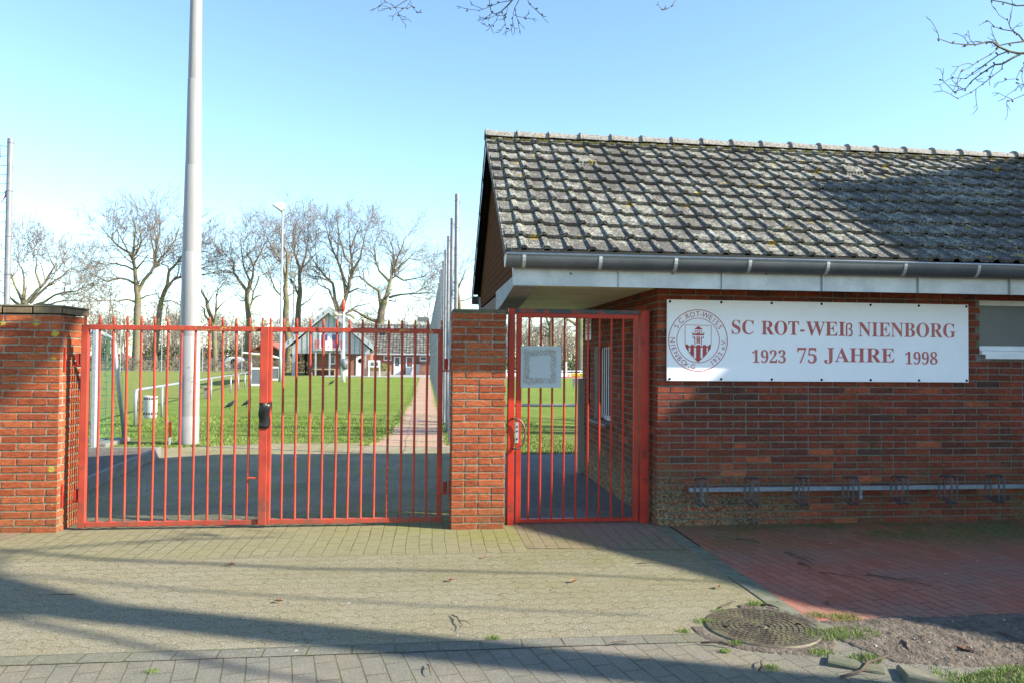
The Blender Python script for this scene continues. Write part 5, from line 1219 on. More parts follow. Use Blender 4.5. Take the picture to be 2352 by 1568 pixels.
# advertising boards and railing seen through the narrow gate
AY = 61.
t = thing('advertising_boards', 'white pitch-side advertising board with yellow lettered panel', 'board', (W(1250, 860, AY).x, AY, 0))
a, b = W(1120, 869, AY), W(1420, 855, AY); zt_ = W(1290, 855.5, AY).z
bo = MB().box(a.x, b.x, AY, AY+.05, .02, zt_).build('board', WHITE, t)
def z2b(x, y): return W((1900+x/5.226)/1.633, (1150+y/5.226)/1.633, AY-.01)
p, q = z2b(1270, 1370), z2b(1640, 1302); MB().box(p.x, q.x, AY-.012, AY-.001, p.z, q.z).build('yellow_panel', M('panel_yellow', (.75, .52, .01), None, 2, .5), bo)
tb = MB(); p1, q1 = z2b(1276, 1362), z2b(1488, 1312); text_box(tb, 'GAUS', p1.x, q1.x, p1.z, q1.z, AY-.015, False); tb.build('lettering', DARK, bo)
p, q = z2b(1195, 1365), z2b(1245, 1305); MB().box(p.x, q.x, AY-.012, AY-.001, p.z, q.z).build('orange_emblem', M('orange_print', (.75, .42, .18), None, 2, .5), bo)
p, q = z2b(1070, 1395), z2b(1170, 1372); MB().box(p.x, q.x, AY-.012, AY-.001, p.z, q.z).build('green_strip', M('green_print', (.05, .30, .18), None, 2, .5), bo)
MB().box(a.x, b.x, AY-.02, AY-.001, .0, .10).build('red_strip', M('red_print', (.55, .15, .10), None, 2, .6), bo)
rl = MB(); z = W(1290, 851, AY+.4).z; rl.tube([(a.x, AY+.4, z), (b.x, AY+.4, z)], .035, 8)
for k in range(8): x = a.x+(b.x-a.x)*k/7; rl.tube([(x, AY+.4, 0), (x, AY+.4, z)], .03, 6)
tag(rl.build('railing', WHITE), 'white railing just above the advertising boards', 'railing')
for xx, yt, lab in ((1093, 965, 'orange-brown post behind the railing'), (1210, 1075, 'short white post behind the railing')):
    p, q = z2b(xx, 1270), z2b(xx, yt); tag(MB().tube([(p.x, AY+1, 0), (p.x, AY+1, q.z)], .07, 8).build('post', WHITE if xx > 1150 else M('tan_post', (.55, .36, .2), None, 3, .7)), lab, 'post')
# nearer horizontal barrier seen through the narrow gate
p = W(1260, 930, 15.5); rl = MB().tube([(.62, 15.5, p.z), (4.6, 15.5, p.z)], .030, 12)
for x in (.72, 3.9): rl.tube([(x, 15.5, -.02), (x, 15.5, p.z)], .03, 10)
tag(rl.build('lawn_barrier', GALV, smooth=True), 'grey pipe barrier across the lawn behind the narrow gate', 'barrier')
shp = thing('grey_hatch', 'grey board standing at the pitch edge beyond the narrow gate', 'board', (W(1326, 900, 40).x, 40, 0))
p, q = W(1316, 905, 40), W(1334, 869, 40); MB().box(p.x, q.x, 40, 40.1, .15, q.z).build('panel', GREYP, shp); MB().box(p.x, p.x+.06, 40.02, 40.08, 0, .15).box(q.x-.06, q.x, 40.02, 40.08, 0, .15).build('leg', GREYP, shp)

# ------------------------------------------------------------------ trees
def bark_mat(name, a, b, c):
    t = NT(name); return t.done(t.mix(t.ramp(t.noise(1.2, 4), .4, .65), t.mix(t.noise(9, 4), a, b), c), .9, t.bump(t.noise(6, 4), .5, .05))
BARK = bark_mat('oak_bark', (.22, .18, .13), (.15, .125, .09), (.20, .20, .08))
TWIGM = M('bare_twigs', (.19, .15, .11), (.24, .175, .13), .5, .9, 0, 0)
def limb_mesh(mb, pts, r0, r1, k):
    n = len(pts); mb.tube(pts, [r0+(r1-r0)*(i/(n-1))**.85 for i in range(n)], k, False)
def wander(p, d, L, n, jit, up, rnd):
    pts = [p.copy()]; d = d.normalized()
    for i in range(n):
        d = (d+Vector((rnd.gauss(0, jit), rnd.gauss(0, jit), rnd.gauss(0, jit)+up))).normalized(); p = p+d*(L/n); pts.append(p.copy())
    return pts
def grow(tw, pts, r0, r1, level, maxl, rnd, dens, Ls, rmin, kk=3, up=.05):
    """children along the limb pts"""
    n = len(pts)-1; tot = sum((pts[i+1]-pts[i]).length for i in range(n)); N = max(2, int(tot*dens[level]))
    jt = (.17, .13, .10, .08)[min(level, 3)]
    for c in range(N):
        f = 1-(1-(.22 if level else .3))*rnd.random()**.9 if c < N-1 else .99
        q = f*n; i = min(int(q), n-1); u = q-i; p = pts[i]*(1-u)+pts[i+1]*u; d = (pts[i+1]-pts[i]).normalized()
        s = Vector((rnd.gauss(0, 1), rnd.gauss(0, 1), rnd.gauss(0, 1))); s = (s-d*s.dot(d)).normalized()
        ang = R(rnd.uniform(22, 58)); nd = d*math.cos(ang)+s*math.sin(ang); L = Ls[level]*rnd.uniform(.6, 1.25)*(1.1-.45*f); rr_ = max(rmin, (r0+(r1-r0)*f)*.6)
        re = max(rmin*.6, rr_*.35); pp_ = wander(p, nd, L, 4 if level < 2 else 3, jt, up, rnd)
        limb_mesh(tw, pp_, rr_, re, kk+1 if level < 1 else kk)
        if level+1 < maxl: grow(tw, pp_, rr_, re, level+1, maxl, rnd, dens, Ls, rmin, kk, up)
def traced_tree(lab, Y, limbs, seed, maxl=4, dens=(1.9, 2.2, 2.6, 2.4), Ls=(2.6, 1.9, 1.25, .8), rmin=.015, name='bare_tree', bark=None, ivy=None, group='bare trees beyond the clubhouse and pitch'):
    """limbs: (pixel polyline, start radius, end radius); the first is the trunk; each gets its own wander in depth"""
    rnd = random.Random(seed); base = W(*limbs[0][0][0], Y); t = thing(name, lab, 'tree', (base.x, Y, 0), group); tr = MB(); tw = MB()
    depth_at = []
    for li, (pl, ra, rb2) in enumerate(limbs):
        yd = 0.
        if li: # start from the nearest existing limb's depth
            s0 = W(*pl[0], Y); best = min(depth_at, key=lambda q: (q[0]-s0.x)**2+(q[1]-s0.z)**2); yd = best[2]
        drift = 0 if li == 0 else rnd.uniform(-.55, .55); pts = []; prev = None
        for px, py in pl:
            p = W(px, py, Y)
            if prev is not None: yd += drift*math.hypot(p.x-prev.x, p.z-prev.z)+rnd.uniform(-.1, .1)
            prev = p; sc_ = 1+yd/Y; q = Vector((p.x*sc_, Y+yd, EYE+(p.z-EYE)*sc_)); pts.append(q); depth_at.append((p.x, p.z, yd))
        if li == 0: pts[0].z = min(pts[0].z, 0)-.1
        fine = [pts[0]]
        for i in range(len(pts)-1):
            a, b = pts[i], pts[i+1]; m_ = (a+b)/2+Vector((rnd.uniform(-1, 1), rnd.uniform(-1, 1), rnd.uniform(-1, 1)))*(b-a).length*.045; fine += [m_, b]
        ra *= .82; rb2 *= .8; limb_mesh(tr, fine, ra, rb2, 9 if li == 0 else 6)
        if li == 0:
            e = len(fine)*2//3; grow(tw, fine[e:], ra*.35, rb2*.5, 1, maxl, rnd, dens, Ls, rmin)
        else: grow(tw, fine, ra*.75, rb2, 0, maxl, rnd, dens, Ls, rmin)
    tr.build('trunk', bark or BARK, t, smooth=True); 
    off = Vector((base.x, Y, 0)); me = bpy.data.meshes.new('crown'); me.from_pydata([(v[0]-off.x, v[1]-off.y, v[2]) for v in tw.v], [], tw.f); me.materials.append(TWIGM); me.shade_smooth()
    o = bpy.data.objects.new('crown', me); COL.objects.link(o); o.parent = t
    if ivy:
        iv = MB()
        for i in range(2600):
            px, py = W(ivy[0]+rnd.gauss(0, ivy[3]), rnd.uniform(ivy[1], ivy[2]), Y).xz; leafball(iv, (px, Y-.2, py), .35, 1, rnd, .13)
        me = bpy.data.meshes.new('ivy'); me.from_pydata([tuple(v-off) for v in iv.v], [], iv.f); me.materials.append(IVY); o = bpy.data.objects.new('ivy', me); COL.objects.link(o); o.parent = t
    return t
IVY = M('ivy_leaf', (.02, .035, .012), (.05, .07, .02), 4, .6)
def A2(*p): return [((300+x/3.136)/1.633, (750+y/3.136)/1.633) for x, y in p]
def A3(*p): return [((950+x/2.613)/1.633, (700+y/2.613)/1.633) for x, y in p]
def A1(*p): return [(x/1.96/1.633, (450+y/1.96)/1.633) for x, y in p]
ty = 82
traced_tree('big bare oak with spreading crown left of the thick mast', ty, [
    (A2((660, 2010), (672, 1568), (675, 1300), (680, 1120), (665, 1000)), .55, .32), (A2((665, 1000), (650, 880), (635, 760), (620, 650), (640, 500), (655, 350), (610, 200)), .30, .05),
    (A2((620, 660), (500, 580), (400, 500), (330, 420), (230, 300)), .17, .04), (A2((690, 1070), (750, 950), (830, 860), (880, 760), (870, 600), (840, 450), (770, 200)), .28, .04), (A2((880, 760), (900, 560), (940, 380), (930, 200)), .2, .04),
    (A2((885, 780), (940, 700), (1050, 590), (1130, 450), (1170, 300)), .18, .04), (A2((650, 990), (560, 940), (450, 920), (330, 965), (200, 900), (60, 850)), .17, .04), (A2((660, 1210), (560, 1170), (440, 1195), (300, 1185), (120, 1200)), .14, .03),
    (A2((700, 1170), (780, 1130), (900, 1110), (880, 1040)), .13, .03), (A2((635, 830), (540, 780), (420, 750), (300, 770), (130, 710)), .14, .03), (A2((640, 760), (560, 600), (470, 430), (400, 300)), .13, .03), (A2((660, 820), (740, 730), (830, 620)), .13, .03), (A2((660, 640), (720, 500), (690, 300), (560, 220)), .13, .03)], 1)
traced_tree('leaning bare tree just left of the thick mast', ty+3, [
    (A2((880, 2010), (905, 1568), (935, 1350), (955, 1180)), .42, .3), (A2((955, 1180), (1020, 1040), (1090, 950), (1180, 910), (1300, 830), (1450, 760)), .25, .04), (A2((965, 1160), (1030, 1000), (1045, 850), (1110, 780), (1200, 660), (1290, 520), (1400, 480)), .25, .04),
    (A2((1050, 840), (1030, 780), (930, 750), (880, 790)), .12, .03), (A2((1200, 680), (1330, 640), (1460, 610), (1580, 640)), .14, .03), (A2((1100, 930), (1280, 880), (1450, 880), (1600, 850)), .13, .03), (A2((985, 1195), (1080, 1190), (1170, 1235), (1250, 1300)), .1, .03), (A2((1300, 830), (1450, 800), (1640, 740)), .1, .03)], 2)
traced_tree('crooked forked bare tree right behind the thick mast', ty+1, [
    (A2((1590, 1990), (1580, 1568), (1560, 1450), (1510, 1300), (1490, 1180)), .36, .2), (A2((1490, 1180), (1440, 1100), (1395, 1000), (1380, 880)), .17, .04), (A2((1570, 1500), (1600, 1300), (1600, 1150), (1640, 1040), (1720, 950)), .16, .03),
    (A2((1540, 1440), (1470, 1370), (1460, 1290), (1410, 1240)), .14, .05), (A2((1500, 1220), (1580, 1080), (1690, 1010)), .09, .03), (A2((1590, 1320), (1700, 1200), (1800, 1130)), .09, .03)], 3, dens=(1.3, 1.6, 2.2, 2.4))
traced_tree('tall bare tree midway between mast and slender floodlight pole', ty+2, [
    (A2((1985, 2000), (1980, 1568), (1975, 1300), (1968, 1080)), .42, .3), (A2((1960, 1070), (1870, 950), (1812, 860), (1812, 740), (1700, 640), (1640, 470)), .22, .03), (A2((1970, 1080), (1995, 950), (1930, 800), (1900, 600), (1890, 430)), .2, .03),
    (A2((1985, 1040), (2040, 870), (2040, 780), (2130, 620), (2200, 480)), .2, .03), (A2((2010, 1200), (2070, 1140), (2140, 1120), (2145, 1090)), .13, .05), (A2((1960, 1190), (1900, 1190), (1840, 1150)), .11, .03), (A2((1990, 1300), (2040, 1080), (2110, 900), (2240, 830)), .15, .03), (A2((1812, 860), (1700, 855), (1620, 810)), .11, .03), (A2((2040, 780), (1960, 640), (1980, 440)), .12, .03)], 4)
traced_tree('bare tree with ivy-dark trunk right beside the slender floodlight pole', ty, [
    (A3((335, 1760), (330, 1400), (325, 1150), (312, 1000)), .5, .3), (A3((312, 1000), (330, 850), (330, 650), (265, 480), (250, 370)), .25, .03), (A3((325, 980), (300, 800), (200, 620), (130, 480)), .2, .03),
    (A3((310, 1110), (220, 1020), (170, 880), (60, 640)), .18, .03), (A3((330, 1080), (390, 1050), (410, 900)), .12, .03), (A3((335, 750), (390, 600), (420, 400)), .14, .03)], 5, ivy=(711, 757, 850, 4))
traced_tree('ivy-clad bare tree next to the distant floodlight pole', ty+4, [
    (A3((428, 1760), (432, 1400), (445, 1150), (460, 1000)), .48, .3), (A3((460, 1000), (455, 800), (400, 650), (390, 450), (430, 330)), .25, .03), (A3((460, 850), (520, 640), (545, 450)), .18, .03), (A3((455, 820), (560, 720), (640, 640)), .15, .03), (A3((445, 1190), (540, 1120), (610, 1040)), .12, .03), (A3((440, 1060), (400, 960), (360, 900), (370, 700)), .16, .03)], 6, ivy=(745, 740, 850, 3))
traced_tree('broad bare tree rising behind the clubhouse gable', ty+2, [
    (A3((840, 1760), (840, 1400), (855, 1230)), .62, .45), (A3((855, 1240), (900, 1100), (940, 960), (970, 780), (950, 600), (930, 350)), .34, .04), (A3((850, 1250), (800, 1100), (780, 950), (700, 880), (620, 780), (580, 700), (520, 600)), .26, .03),
    (A3((905, 1050), (870, 850), (790, 650), (740, 500), (700, 360)), .24, .03), (A3((965, 860), (1050, 700), (1080, 560), (1100, 430)), .2, .03), (A3((820, 1220), (740, 1010), (640, 960), (610, 880)), .17, .03), (A3((940, 1040), (1020, 1000), (1110, 1020)), .15, .03), (A3((870, 1260), (1000, 1180), (1150, 1140)), .16, .03), (A3((900, 700), (840, 500), (820, 330)), .14, .03), (A3((960, 600), (1010, 460), (1060, 350)), .12, .03)], 7)
traced_tree('gnarled bare oak with low sweeping limbs behind the wing roof', ty, [
    (A3((1215, 1760), (1225, 1400), (1255, 1220), (1290, 1110)), .60, .42), (A3((1290, 1110), (1325, 1000), (1350, 900), (1390, 780), (1370, 620), (1330, 500)), .32, .04), (A3((1250, 1160), (1230, 1020), (1130, 960), (1040, 880), (950, 900)), .26, .03),
    (A3((1340, 940), (1235, 830), (1200, 720), (1120, 600)), .2, .03), (A3((1380, 850), (1500, 730), (1600, 640)), .17, .03), (A3((1380, 860), (1470, 920), (1600, 900), (1700, 870)), .16, .03), (A3((1330, 1090), (1450, 1060), (1600, 1050), (1780, 1040)), .18, .03),
    (A3((1200, 1320), (1100, 1280), (990, 1210), (900, 1240), (800, 1230)), .22, .04), (A3((1330, 1120), (1390, 1130), (1400, 1080)), .1, .04), (A3((1390, 780), (1450, 620), (1480, 520)), .14, .03), (A3((1200, 720), (1180, 600), (1230, 480)), .12, .03)], 8)
traced_tree('bare tree partly hidden behind the net poles', ty+6, [
    (A3((2010, 1760), (2010, 1400), (2020, 1150), (2000, 1000)), .35, .2), (A3((2000, 1000), (1940, 900), (1850, 860), (1780, 800)), .14, .03), (A3((2010, 1000), (2060, 880), (2080, 780)), .14, .03), (A3((2010, 1120), (2100, 1110), (2180, 1060)), .12, .03), (A3((1990, 1100), (1840, 1080), (1740, 1080)), .12, .03), (A3((2000, 1060), (1920, 960), (1900, 800)), .12, .03)], 9)
traced_tree('small young bare tree left of the net poles', ty+10, [(A3((1690, 1760), (1690, 1400), (1700, 1300)), .14, .1), (A3((1700, 1300), (1730, 1180), (1740, 1120)), .07, .02), (A3((1700, 1310), (1640, 1200), (1590, 1150)), .07, .02), (A3((1695, 1330), (1760, 1240), (1790, 1200)), .06, .02), (A3((1695, 1340), (1620, 1280), (1560, 1240)), .06, .02)], 10, maxl=3, dens=(2, 2.2, 2), Ls=(1.2, .8, .5))
traced_tree('spreading bare tree behind the lichen-spotted pillar at far left', 60, [
    (A1((190, 1720), (190, 1420), (180, 1330)), .4, .3), (A1((180, 1340), (180, 1200), (165, 1100), (130, 1040)), .16, .03), (A1((200, 1340), (330, 1200), (400, 1080), (360, 1000)), .18, .03), (A1((170, 1350), (110, 1220), (60, 1080), (80, 1020)), .15, .03), (A1((220, 1350), (340, 1230), (460, 1150), (520, 1090)), .15, .03), (A1((240, 1370), (400, 1290), (560, 1260), (620, 1220)), .14, .03), (A1((150, 1370), (60, 1290), (-60, 1240)), .14, .03), (A1((230, 1390), (420, 1340), (600, 1330)), .1, .03), (A1((300, 1230), (260, 1120), (270, 1030)), .12, .03)], 11, group=None)
# trees seen through the narrow gate
def B2(*p): return [((1900+x/5.226)/1.633, (1150+y/5.226)/1.633) for x, y in p]
traced_tree('forked bare tree seen through the middle of the narrow gate', 76, [
    (B2((870, 1300), (870, 900), (868, 500), (860, 380)), .33, .28), (B2((860, 380), (800, 280), (760, 180), (640, 40), (500, -200)), .2, .04), (B2((868, 400), (880, 250), (885, 0), (900, -300)), .2, .04), (B2((880, 800), (1000, 680), (1110, 560)), .13, .03), (B2((850, 600), (700, 560), (560, 500)), .1, .03), (B2((860, 480), (720, 400), (640, 420)), .1, .03), (B2((640, 60), (480, 150), (380, 300)), .1, .03)], 12, group=None)
traced_tree('thick tree trunk with overhanging limb by the end of the passage', 66, [
    (B2((1450, 1330), (1450, 900), (1455, 500), (1450, 230), (1450, 0)), .55, .38), (B2((1440, 420), (1300, 310), (1180, 240), (1000, 80)), .25, .05), (B2((1450, 100), (1300, -100), (1100, -300)), .25, .05), (B2((1440, 700), (1360, 600), (1240, 620)), .1, .03), (B2((1200, 260), (1100, 420), (1180, 560)), .08, .02)], 13, group=None)

# far wood: one mass of many thin trees
FW = M('far_wood_bark', (.15, .125, .095), (.22, .185, .14), .3, .95, 0, 0)
mb = MB(); rnd = random.Random(50)
for i in range(900):
    Y = rnd.uniform(118, 175); X = rnd.uniform(-125, 50); r_ = rnd.uniform(.07, .18); h = rnd.uniform(6.5, 12)*(.75 if X > -35 else 1)
    p = Vector((X, Y, -.3)); tp = wander(p, Vector((rnd.uniform(-.08, .08), 0, 1)), h, 4, .05, .02, rnd); limb_mesh(mb, tp, r_, .03, 4)
    for k in range(13):
        f = rnd.uniform(.2, 1); j = min(int(f*4), 3); q = tp[j].lerp(tp[j+1], f*4-j); a = rnd.uniform(0, 6.28); b_ = wander(q, Vector((math.cos(a), math.sin(a)*.4, rnd.uniform(.3, 1.2))), rnd.uniform(1, 2.8), 2, .15, .05, rnd); limb_mesh(mb, b_, .045, .02, 3)
        for m_ in range(4):
            g = wander(b_[1+(m_ % 2)], Vector((rnd.gauss(0, 1), rnd.gauss(0, .5), rnd.uniform(-.1, 1))), rnd.uniform(.5, 1.3), 1, .1, 0, rnd); limb_mesh(mb, g, .025, .018, 3)
tag(rawbuild(mb, 'far_wood', FW), 'distant leafless wood closing the view behind the pitch', 'wood', kind='stuff')
mb = MB()   # hedge and scrub along the pitch fence
for i in range(9000):
    x = rnd.uniform(-70, -9); h = rnd.random()**.7*(1.05+.25*noise.noise(Vector((x*.4, 0, 0)))); leafball(mb, (x, 79+rnd.uniform(-.5, .5), h), .15, 1, rnd, rnd.uniform(.05, .13))
tag(rawbuild(mb, 'hedge', M('brown_hedge', (.13, .10, .06), (.19, .16, .07), .7, .9)), 'low brown leafless hedge behind the pitch fence', 'hedge')
EVG = M('evergreen', (.035, .05, .02), (.07, .085, .03), .6, .8)
mb = MB()
for i in range(120):
    x, Y = rnd.uniform(-90, 60), rnd.uniform(112, 150)
    if rnd.random() < .55: leafball(mb, (x, Y, rnd.uniform(.8, 2.6)), rnd.uniform(1, 2.2), 130, rnd, .28, .8)
tag(rawbuild(mb, 'far_scrub', EVG), 'dark evergreen scrub at the foot of the far wood', 'scrub', kind='stuff')
mb = MB()
for i in range(7000):
    x = rnd.uniform(4, 30); leafball(mb, (x, 70+rnd.uniform(-.6, .6), rnd.random()*1.3), .2, 1, rnd, .12)
tag(rawbuild(mb, 'green_hedge', M('hedge_leaf', (.05, .085, .025), (.09, .12, .04), 1, .8)), 'green hedge behind the railing seen through the narrow gate', 'hedge')

# ------------------------------------------------------------------ trees whose branches hang into the top of the picture
def uv_pt(u, al): return Vector((al*math.cos(AZ)+u*math.sin(AZ), -al*math.sin(AZ)+u*math.cos(AZ), 0))
BARKN = bark_mat('near_bark', (.13, .105, .08), (.09, .075, .06), (.12, .12, .06))
def near_tree(lab, base, trunk_h, r0, limbs, extra, seed):
    rnd = random.Random(seed); t = thing('bare_tree', lab, 'tree', tuple(base)); tr = MB(); tw = MB()
    tp = [base+Vector((0, 0, -.2)), base+Vector((.02, 0, trunk_h*.5)), base+Vector((-.02, .02, trunk_h))]
    limb_mesh(tr, [tp[0], base+Vector((0, 0, .5)), tp[1], tp[2]], r0*1.15, r0*.85, 14)
    for d, L, r_ in limbs:
        pts = wander(tp[2]-Vector((0, 0, rnd.uniform(0, .5))), Vector(d), L, 8, .12, .04, rnd); limb_mesh(tr, pts, r_, .03, 8); grow(tw, pts, r_*.7, .03, 0, 3, rnd, (1.0, 1.5, 2.2), (2.0, 1.1, .6), .006)
    for pts, ra, rb2 in extra:
        limb_mesh(tr, pts, ra, rb2, 8)
    tr.build('trunk', BARKN, t, smooth=True); tw.build('crown', BARKN, t)
    return t, rnd
def hang(t, limbs, seed, dens=(7, 9), Ls=(.42, .2)):
    """near hanging branches traced in the photo, with their own depth"""
    rnd = random.Random(seed); mb = MB()
    for pl, ra, rb2 in limbs:
        pts = [W(x, y, Y) for x, y, Y in pl]; ra *= .62; rb2 *= .8; limb_mesh(mb, pts, ra, rb2, 6)
        grow(mb, pts, ra*.5, rb2, 0, len(dens), rnd, dens, Ls, .0024, 4, 0)
        for v in list(pts[1:]): 
            q = v+Vector((rnd.uniform(-.02, .02), 0, rnd.uniform(-.02, .02))); mb.tube([v, q], [.004, .006], 5)
    mb.build('hanging_branch', BARKN, t, smooth=True)
b1 = uv_pt(3.79, 8.2)
t1, _ = near_tree('bare tree to the right whose twigs hang into the upper right corner', b1, 8.3, .185,
    [((-.3, -.5, .9), 5, .12), ((.3, -.6, 1), 5, .12), ((-.15, .75, 1.0), 5.5, .13), ((.6, .1, 1), 5, .12), ((-.4, .1, 1.2), 4, .10)],
    [([b1+Vector((0, 0, 7.0)), uv_pt(4.25, 8.0)+Vector((0, 0, 7.9)), uv_pt(4.8, 7.8)+Vector((0, 0, 8.8)), uv_pt(5.5, 7.6)+Vector((0, 0, 9.5)), uv_pt(6.4, 7.4)+Vector((0, 0, 10.1))], .22, .16),
     ([uv_pt(4.8, 7.8)+Vector((0, 0, 8.8)), uv_pt(4.80, 7.5)+Vector((0, 0, 7.5)), uv_pt(4.78, 7.5)+Vector((0, 0, 6.9)), uv_pt(4.89, 7.5)+Vector((0, 0, 6.45)), uv_pt(4.96, 7.45)+Vector((0, 0, 6.0)), uv_pt(5.16, 7.4)+Vector((0, 0, 5.45)), uv_pt(5.33, 7.4)+Vector((0, 0, 4.9)), uv_pt(5.42, 7.4)+Vector((0, 0, 4.3))], .042, .012),
     ([uv_pt(4.3, 8.0)+Vector((0, 0, 7.9)), uv_pt(4.30, 7.6)+Vector((0, 0, 6.4)), uv_pt(4.42, 7.5)+Vector((0, 0, 5.4)), uv_pt(4.60, 7.5)+Vector((0, 0, 4.6))], .022, .010),
     ([b1+Vector((0, 0, 8.1)), uv_pt(3.62, 7.8)+Vector((0, 0, 7.0)), uv_pt(3.48, 7.7)+Vector((0, 0, 6.4)), uv_pt(3.30, 7.7)+Vector((0, 0, 5.8)), uv_pt(3.2, 7.7)+Vector((0, 0, 5.2))], .045, .02), ([b1+Vector((0, 0, 7.4)), Vector((7.5, 2.3, 6.7)), Vector((5.9, 3.6, 5.0)), W(2420, 190, 4.6)], .03, .012)], 70)
def C6(x, y, Y): return ((3400+x/3.136)/1.633, (y/3.136)/1.633, Y)
YH = 4.6
hang(t1, [([C6(1500, 620, YH), C6(1320, 632, YH), C6(1200, 605, YH), C6(1080, 550, YH-.05), (C6(1020, 500, YH-.1)), C6(940, 497, YH-.15), C6(820, 527, YH-.2), C6(700, 528, YH-.2), C6(530, 512, YH-.25), C6(370, 455, YH-.3)], .016, .003),
    ([C6(1340, 640, YH), C6(1240, 690, YH), C6(1130, 755, YH), C6(1040, 765, YH+.05), C6(960, 815, YH+.05), C6(860, 885, YH+.1), C6(770, 955, YH+.1), C6(700, 1040, YH+.1), C6(560, 1083, YH+.15), C6(420, 945, YH+.15)], .012, .0025),
    ([C6(1130, 755, YH), C6(1120, 820, YH), C6(1000, 910, YH), C6(900, 990, YH), C6(770, 1085, YH), C6(600, 1165, YH)], .006, .0022),
    ([C6(1200, 605, YH), C6(1080, 650, YH+.1), C6(940, 750, YH+.1), C6(800, 850, YH+.1), C6(700, 930, YH+.15), C6(550, 920, YH+.1)], .008, .0022),
    ([C6(1090, 565, YH), C6(980, 650, YH-.1), C6(850, 720, YH-.1), C6(740, 800, YH-.1), C6(640, 850, YH-.1)], .006, .002),
    ([C6(1500, 490, YH), C6(1380, 490, YH), C6(1200, 515, YH), C6(1060, 545, YH)], .012, .004),
    ([C6(1380, 490, YH), C6(1320, 410, YH), C6(1260, 370, YH), C6(1130, 350, YH+.1), C6(1040, 320, YH+.1), C6(955, 240, YH+.1)], .009, .002),
    ([C6(1300, 400, YH), C6(1220, 330, YH-.1), C6(1190, 240, YH-.1)], .005, .002), ([C6(1500, 60, YH+.3), C6(1290, 70, YH+.3), C6(1150, 30, YH+.3), C6(1000, 5, YH+.3), C6(900, -60, YH+.3)], .010, .004),
    ([C6(1500, 700, YH+.2), C6(1390, 770, YH+.2), C6(1340, 830, YH+.2), C6(1290, 930, YH+.2), C6(1180, 940, YH+.2)], .006, .002), ([C6(1500, 1050, YH+.2), C6(1380, 1120, YH+.2), C6(1240, 1180, YH+.2), C6(1180, 1190, YH+.2)], .006, .002), ([C6(1500, 990, YH+.2), C6(1400, 1000, YH+.2), C6(1320, 985, YH+.2)], .005, .002)], 71, (6.5, 8), (.17, .07))
tagt, _ = near_tree('tall bare tree out of view beyond the right end of the brick building', Vector((17.5, 11.5, 0)), 6.5, .30,
    [((-.5, .2, .9), 7, .16), ((.4, .3, 1), 7, .16), ((-.1, -.3, 1.0), 8, .18), ((-.2, .6, .8), 6, .15), ((-.6, -.1, .6), 6, .16), ((.1, .1, 1.2), 8, .2), ((-.4, -.3, .8), 7, .18), ((-.3, .1, .5), 7, .18), ((.2, .5, .6), 6, .18), ((-.5, .4, 1.1), 7, .18), ((-.2, -.1, 1.4), 8, .2)], [], 72)
b2 = Vector((1.2, -6.5, 0))
t2, _ = near_tree('bare tree behind the viewer whose twigs dangle at the top centre', b2, 5.2, .24,
    [((-.6, -.3, .8), 5, .14), ((.7, -.4, .9), 5, .14), ((-.1, -.9, 1), 5, .13)], [([b2+Vector((0, 0, 4.7)), Vector((.9, -3.2, 6.4)), Vector((.6, 0, 6.9)), Vector((.55, 3.4, 6.0)), W(1165, -60, 5.4), W(1160, 0, 5.5)], .10, .012)], 80)
def C7(x, y, Y=5.5): return ((1400+x/1.96)/1.633, (y/1.96)/1.633, Y)
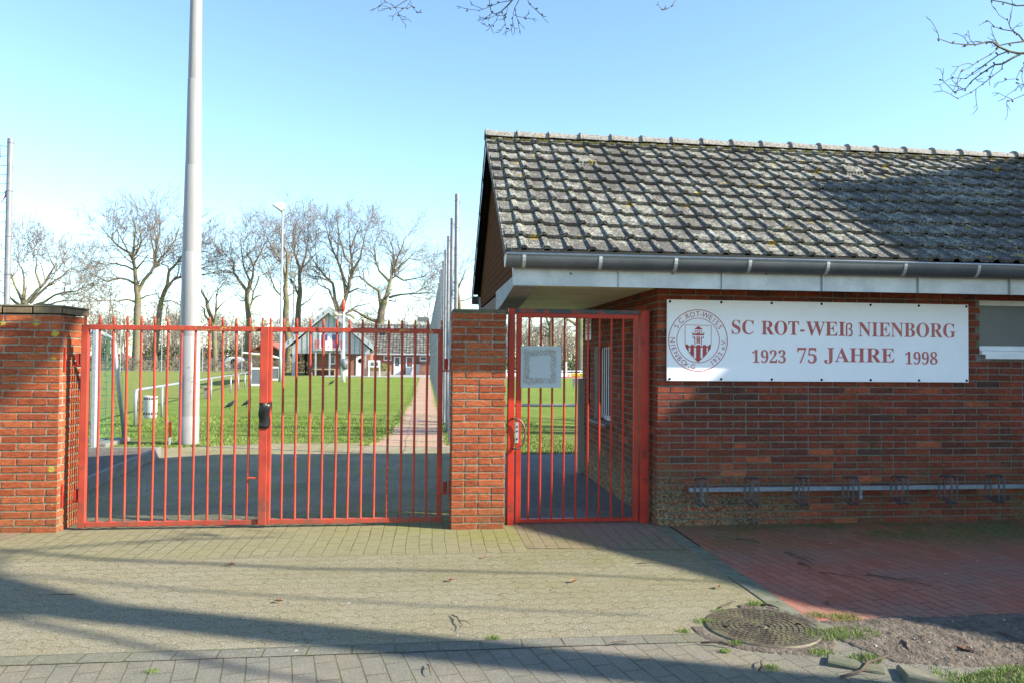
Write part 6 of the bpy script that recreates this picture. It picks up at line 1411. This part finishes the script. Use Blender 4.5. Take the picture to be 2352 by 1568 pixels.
hang(t2, [([C7(1040, -20), C7(1000, 30), C7(940, 88), C7(900, 105), C7(870, 95), C7(855, 40), C7(855, -10)], .009, .003), ([C7(1020, 5), C7(930, 20), C7(860, 50), C7(780, 80), C7(695, 68)], .005, .002), ([C7(1070, 5), C7(1040, 60), C7(1050, 110), C7(1068, 175)], .005, .002),
    ([C7(930, 90), C7(905, 150), C7(880, 185), C7(855, 190)], .003, .002), ([C7(945, 85), C7(965, 150), C7(978, 210)], .003, .002), ([C7(1035, 80), C7(1025, 130), C7(1025, 195)], .003, .002), ([C7(1130, -20), C7(1145, 30), C7(1190, 70), C7(1245, 122)], .005, .002), ([C7(1050, 120), C7(1110, 132)], .003, .002), ([C7(900, 115), C7(830, 145)], .003, .002), ([C7(990, 30), C7(980, 100), C7(960, 140)], .003, .002),
    ([C7(330, -40), C7(250, 0), C7(160, 55), C7(130, 62), C7(62, 38)], .006, .002), ([C7(270, -5), C7(290, 55), C7(325, 97)], .003, .002), ([C7(272, 15), C7(240, 60), C7(210, 65)], .003, .002), ([C7(160, 55), C7(190, 110)], .003, .002), ([C7(150, 48), C7(85, 10)], .003, .002), ([C7(2240, -20), C7(2190, 50), C7(2150, 73), C7(2118, 73)], .003, .002)], 81, (4.5, 6), (.11, .05))

# ------------------------------------------------------------------ neighbouring house to the right of the camera (its gable throws the shadow on wall and roof)
AL = 10.2
def shp_(u, v): 
    p = uv_pt(u, AL); z = (v+AL*math.sin(EL))/math.cos(EL); return (u, z)
prof_u = [(3.75, -1.35), (4.55, -.88), (4.89, -.54), (5.03, -.31), (5.68, .10), (6.05, .38), (6.6, .78), (6.98, 1.00), (7.15, 1.07), (7.31, 1.18), (7.69, 1.54), (7.94, 1.80), (8.56, 2.40), (8.83, 2.12), (9.26, 1.93), (10.4, 1.53), (13.0, .3)]
hs = thing('neighbour_house', 'red brick gabled house standing out of view to the right', 'house', tuple(uv_pt(8.5, AL+3)))
def hpt(u, al, z): p = uv_pt(u, al); return Vector((p.x, p.y, z))
ptsz = [shp_(u, v) for u, v in prof_u]
low = [(ptsz[0][0]+.35, 0)]+[(ptsz[0][0]+.35, ptsz[0][1])]+[(u, z-.12) for u, z in ptsz[1:-1]]+[(ptsz[-1][0]-.35, ptsz[-1][1]), (ptsz[-1][0]-.35, 0)]
n = len(low); MB().add([hpt(u, AL+.25, z) for u, z in low]+[hpt(u, AL+8, z) for u, z in low], [tuple(range(n)), tuple(range(n, 2*n))]+[(i, (i+1) % n, n+(i+1) % n, n+i) for i in range(n)]).build('wall', FB, hs)
rf = MB()
for i in range(len(ptsz)-1):
    (u0, z0), (u1, z1) = ptsz[i], ptsz[i+1]; rf.hexa([hpt(u0, AL, z0-.1), hpt(u1, AL, z1-.1), hpt(u1, AL+8.3, z1-.1), hpt(u0, AL+8.3, z0-.1)], [hpt(u0, AL, z0), hpt(u1, AL, z1), hpt(u1, AL+8.3, z1), hpt(u0, AL+8.3, z0)])
rf.build('roof', FT, hs)
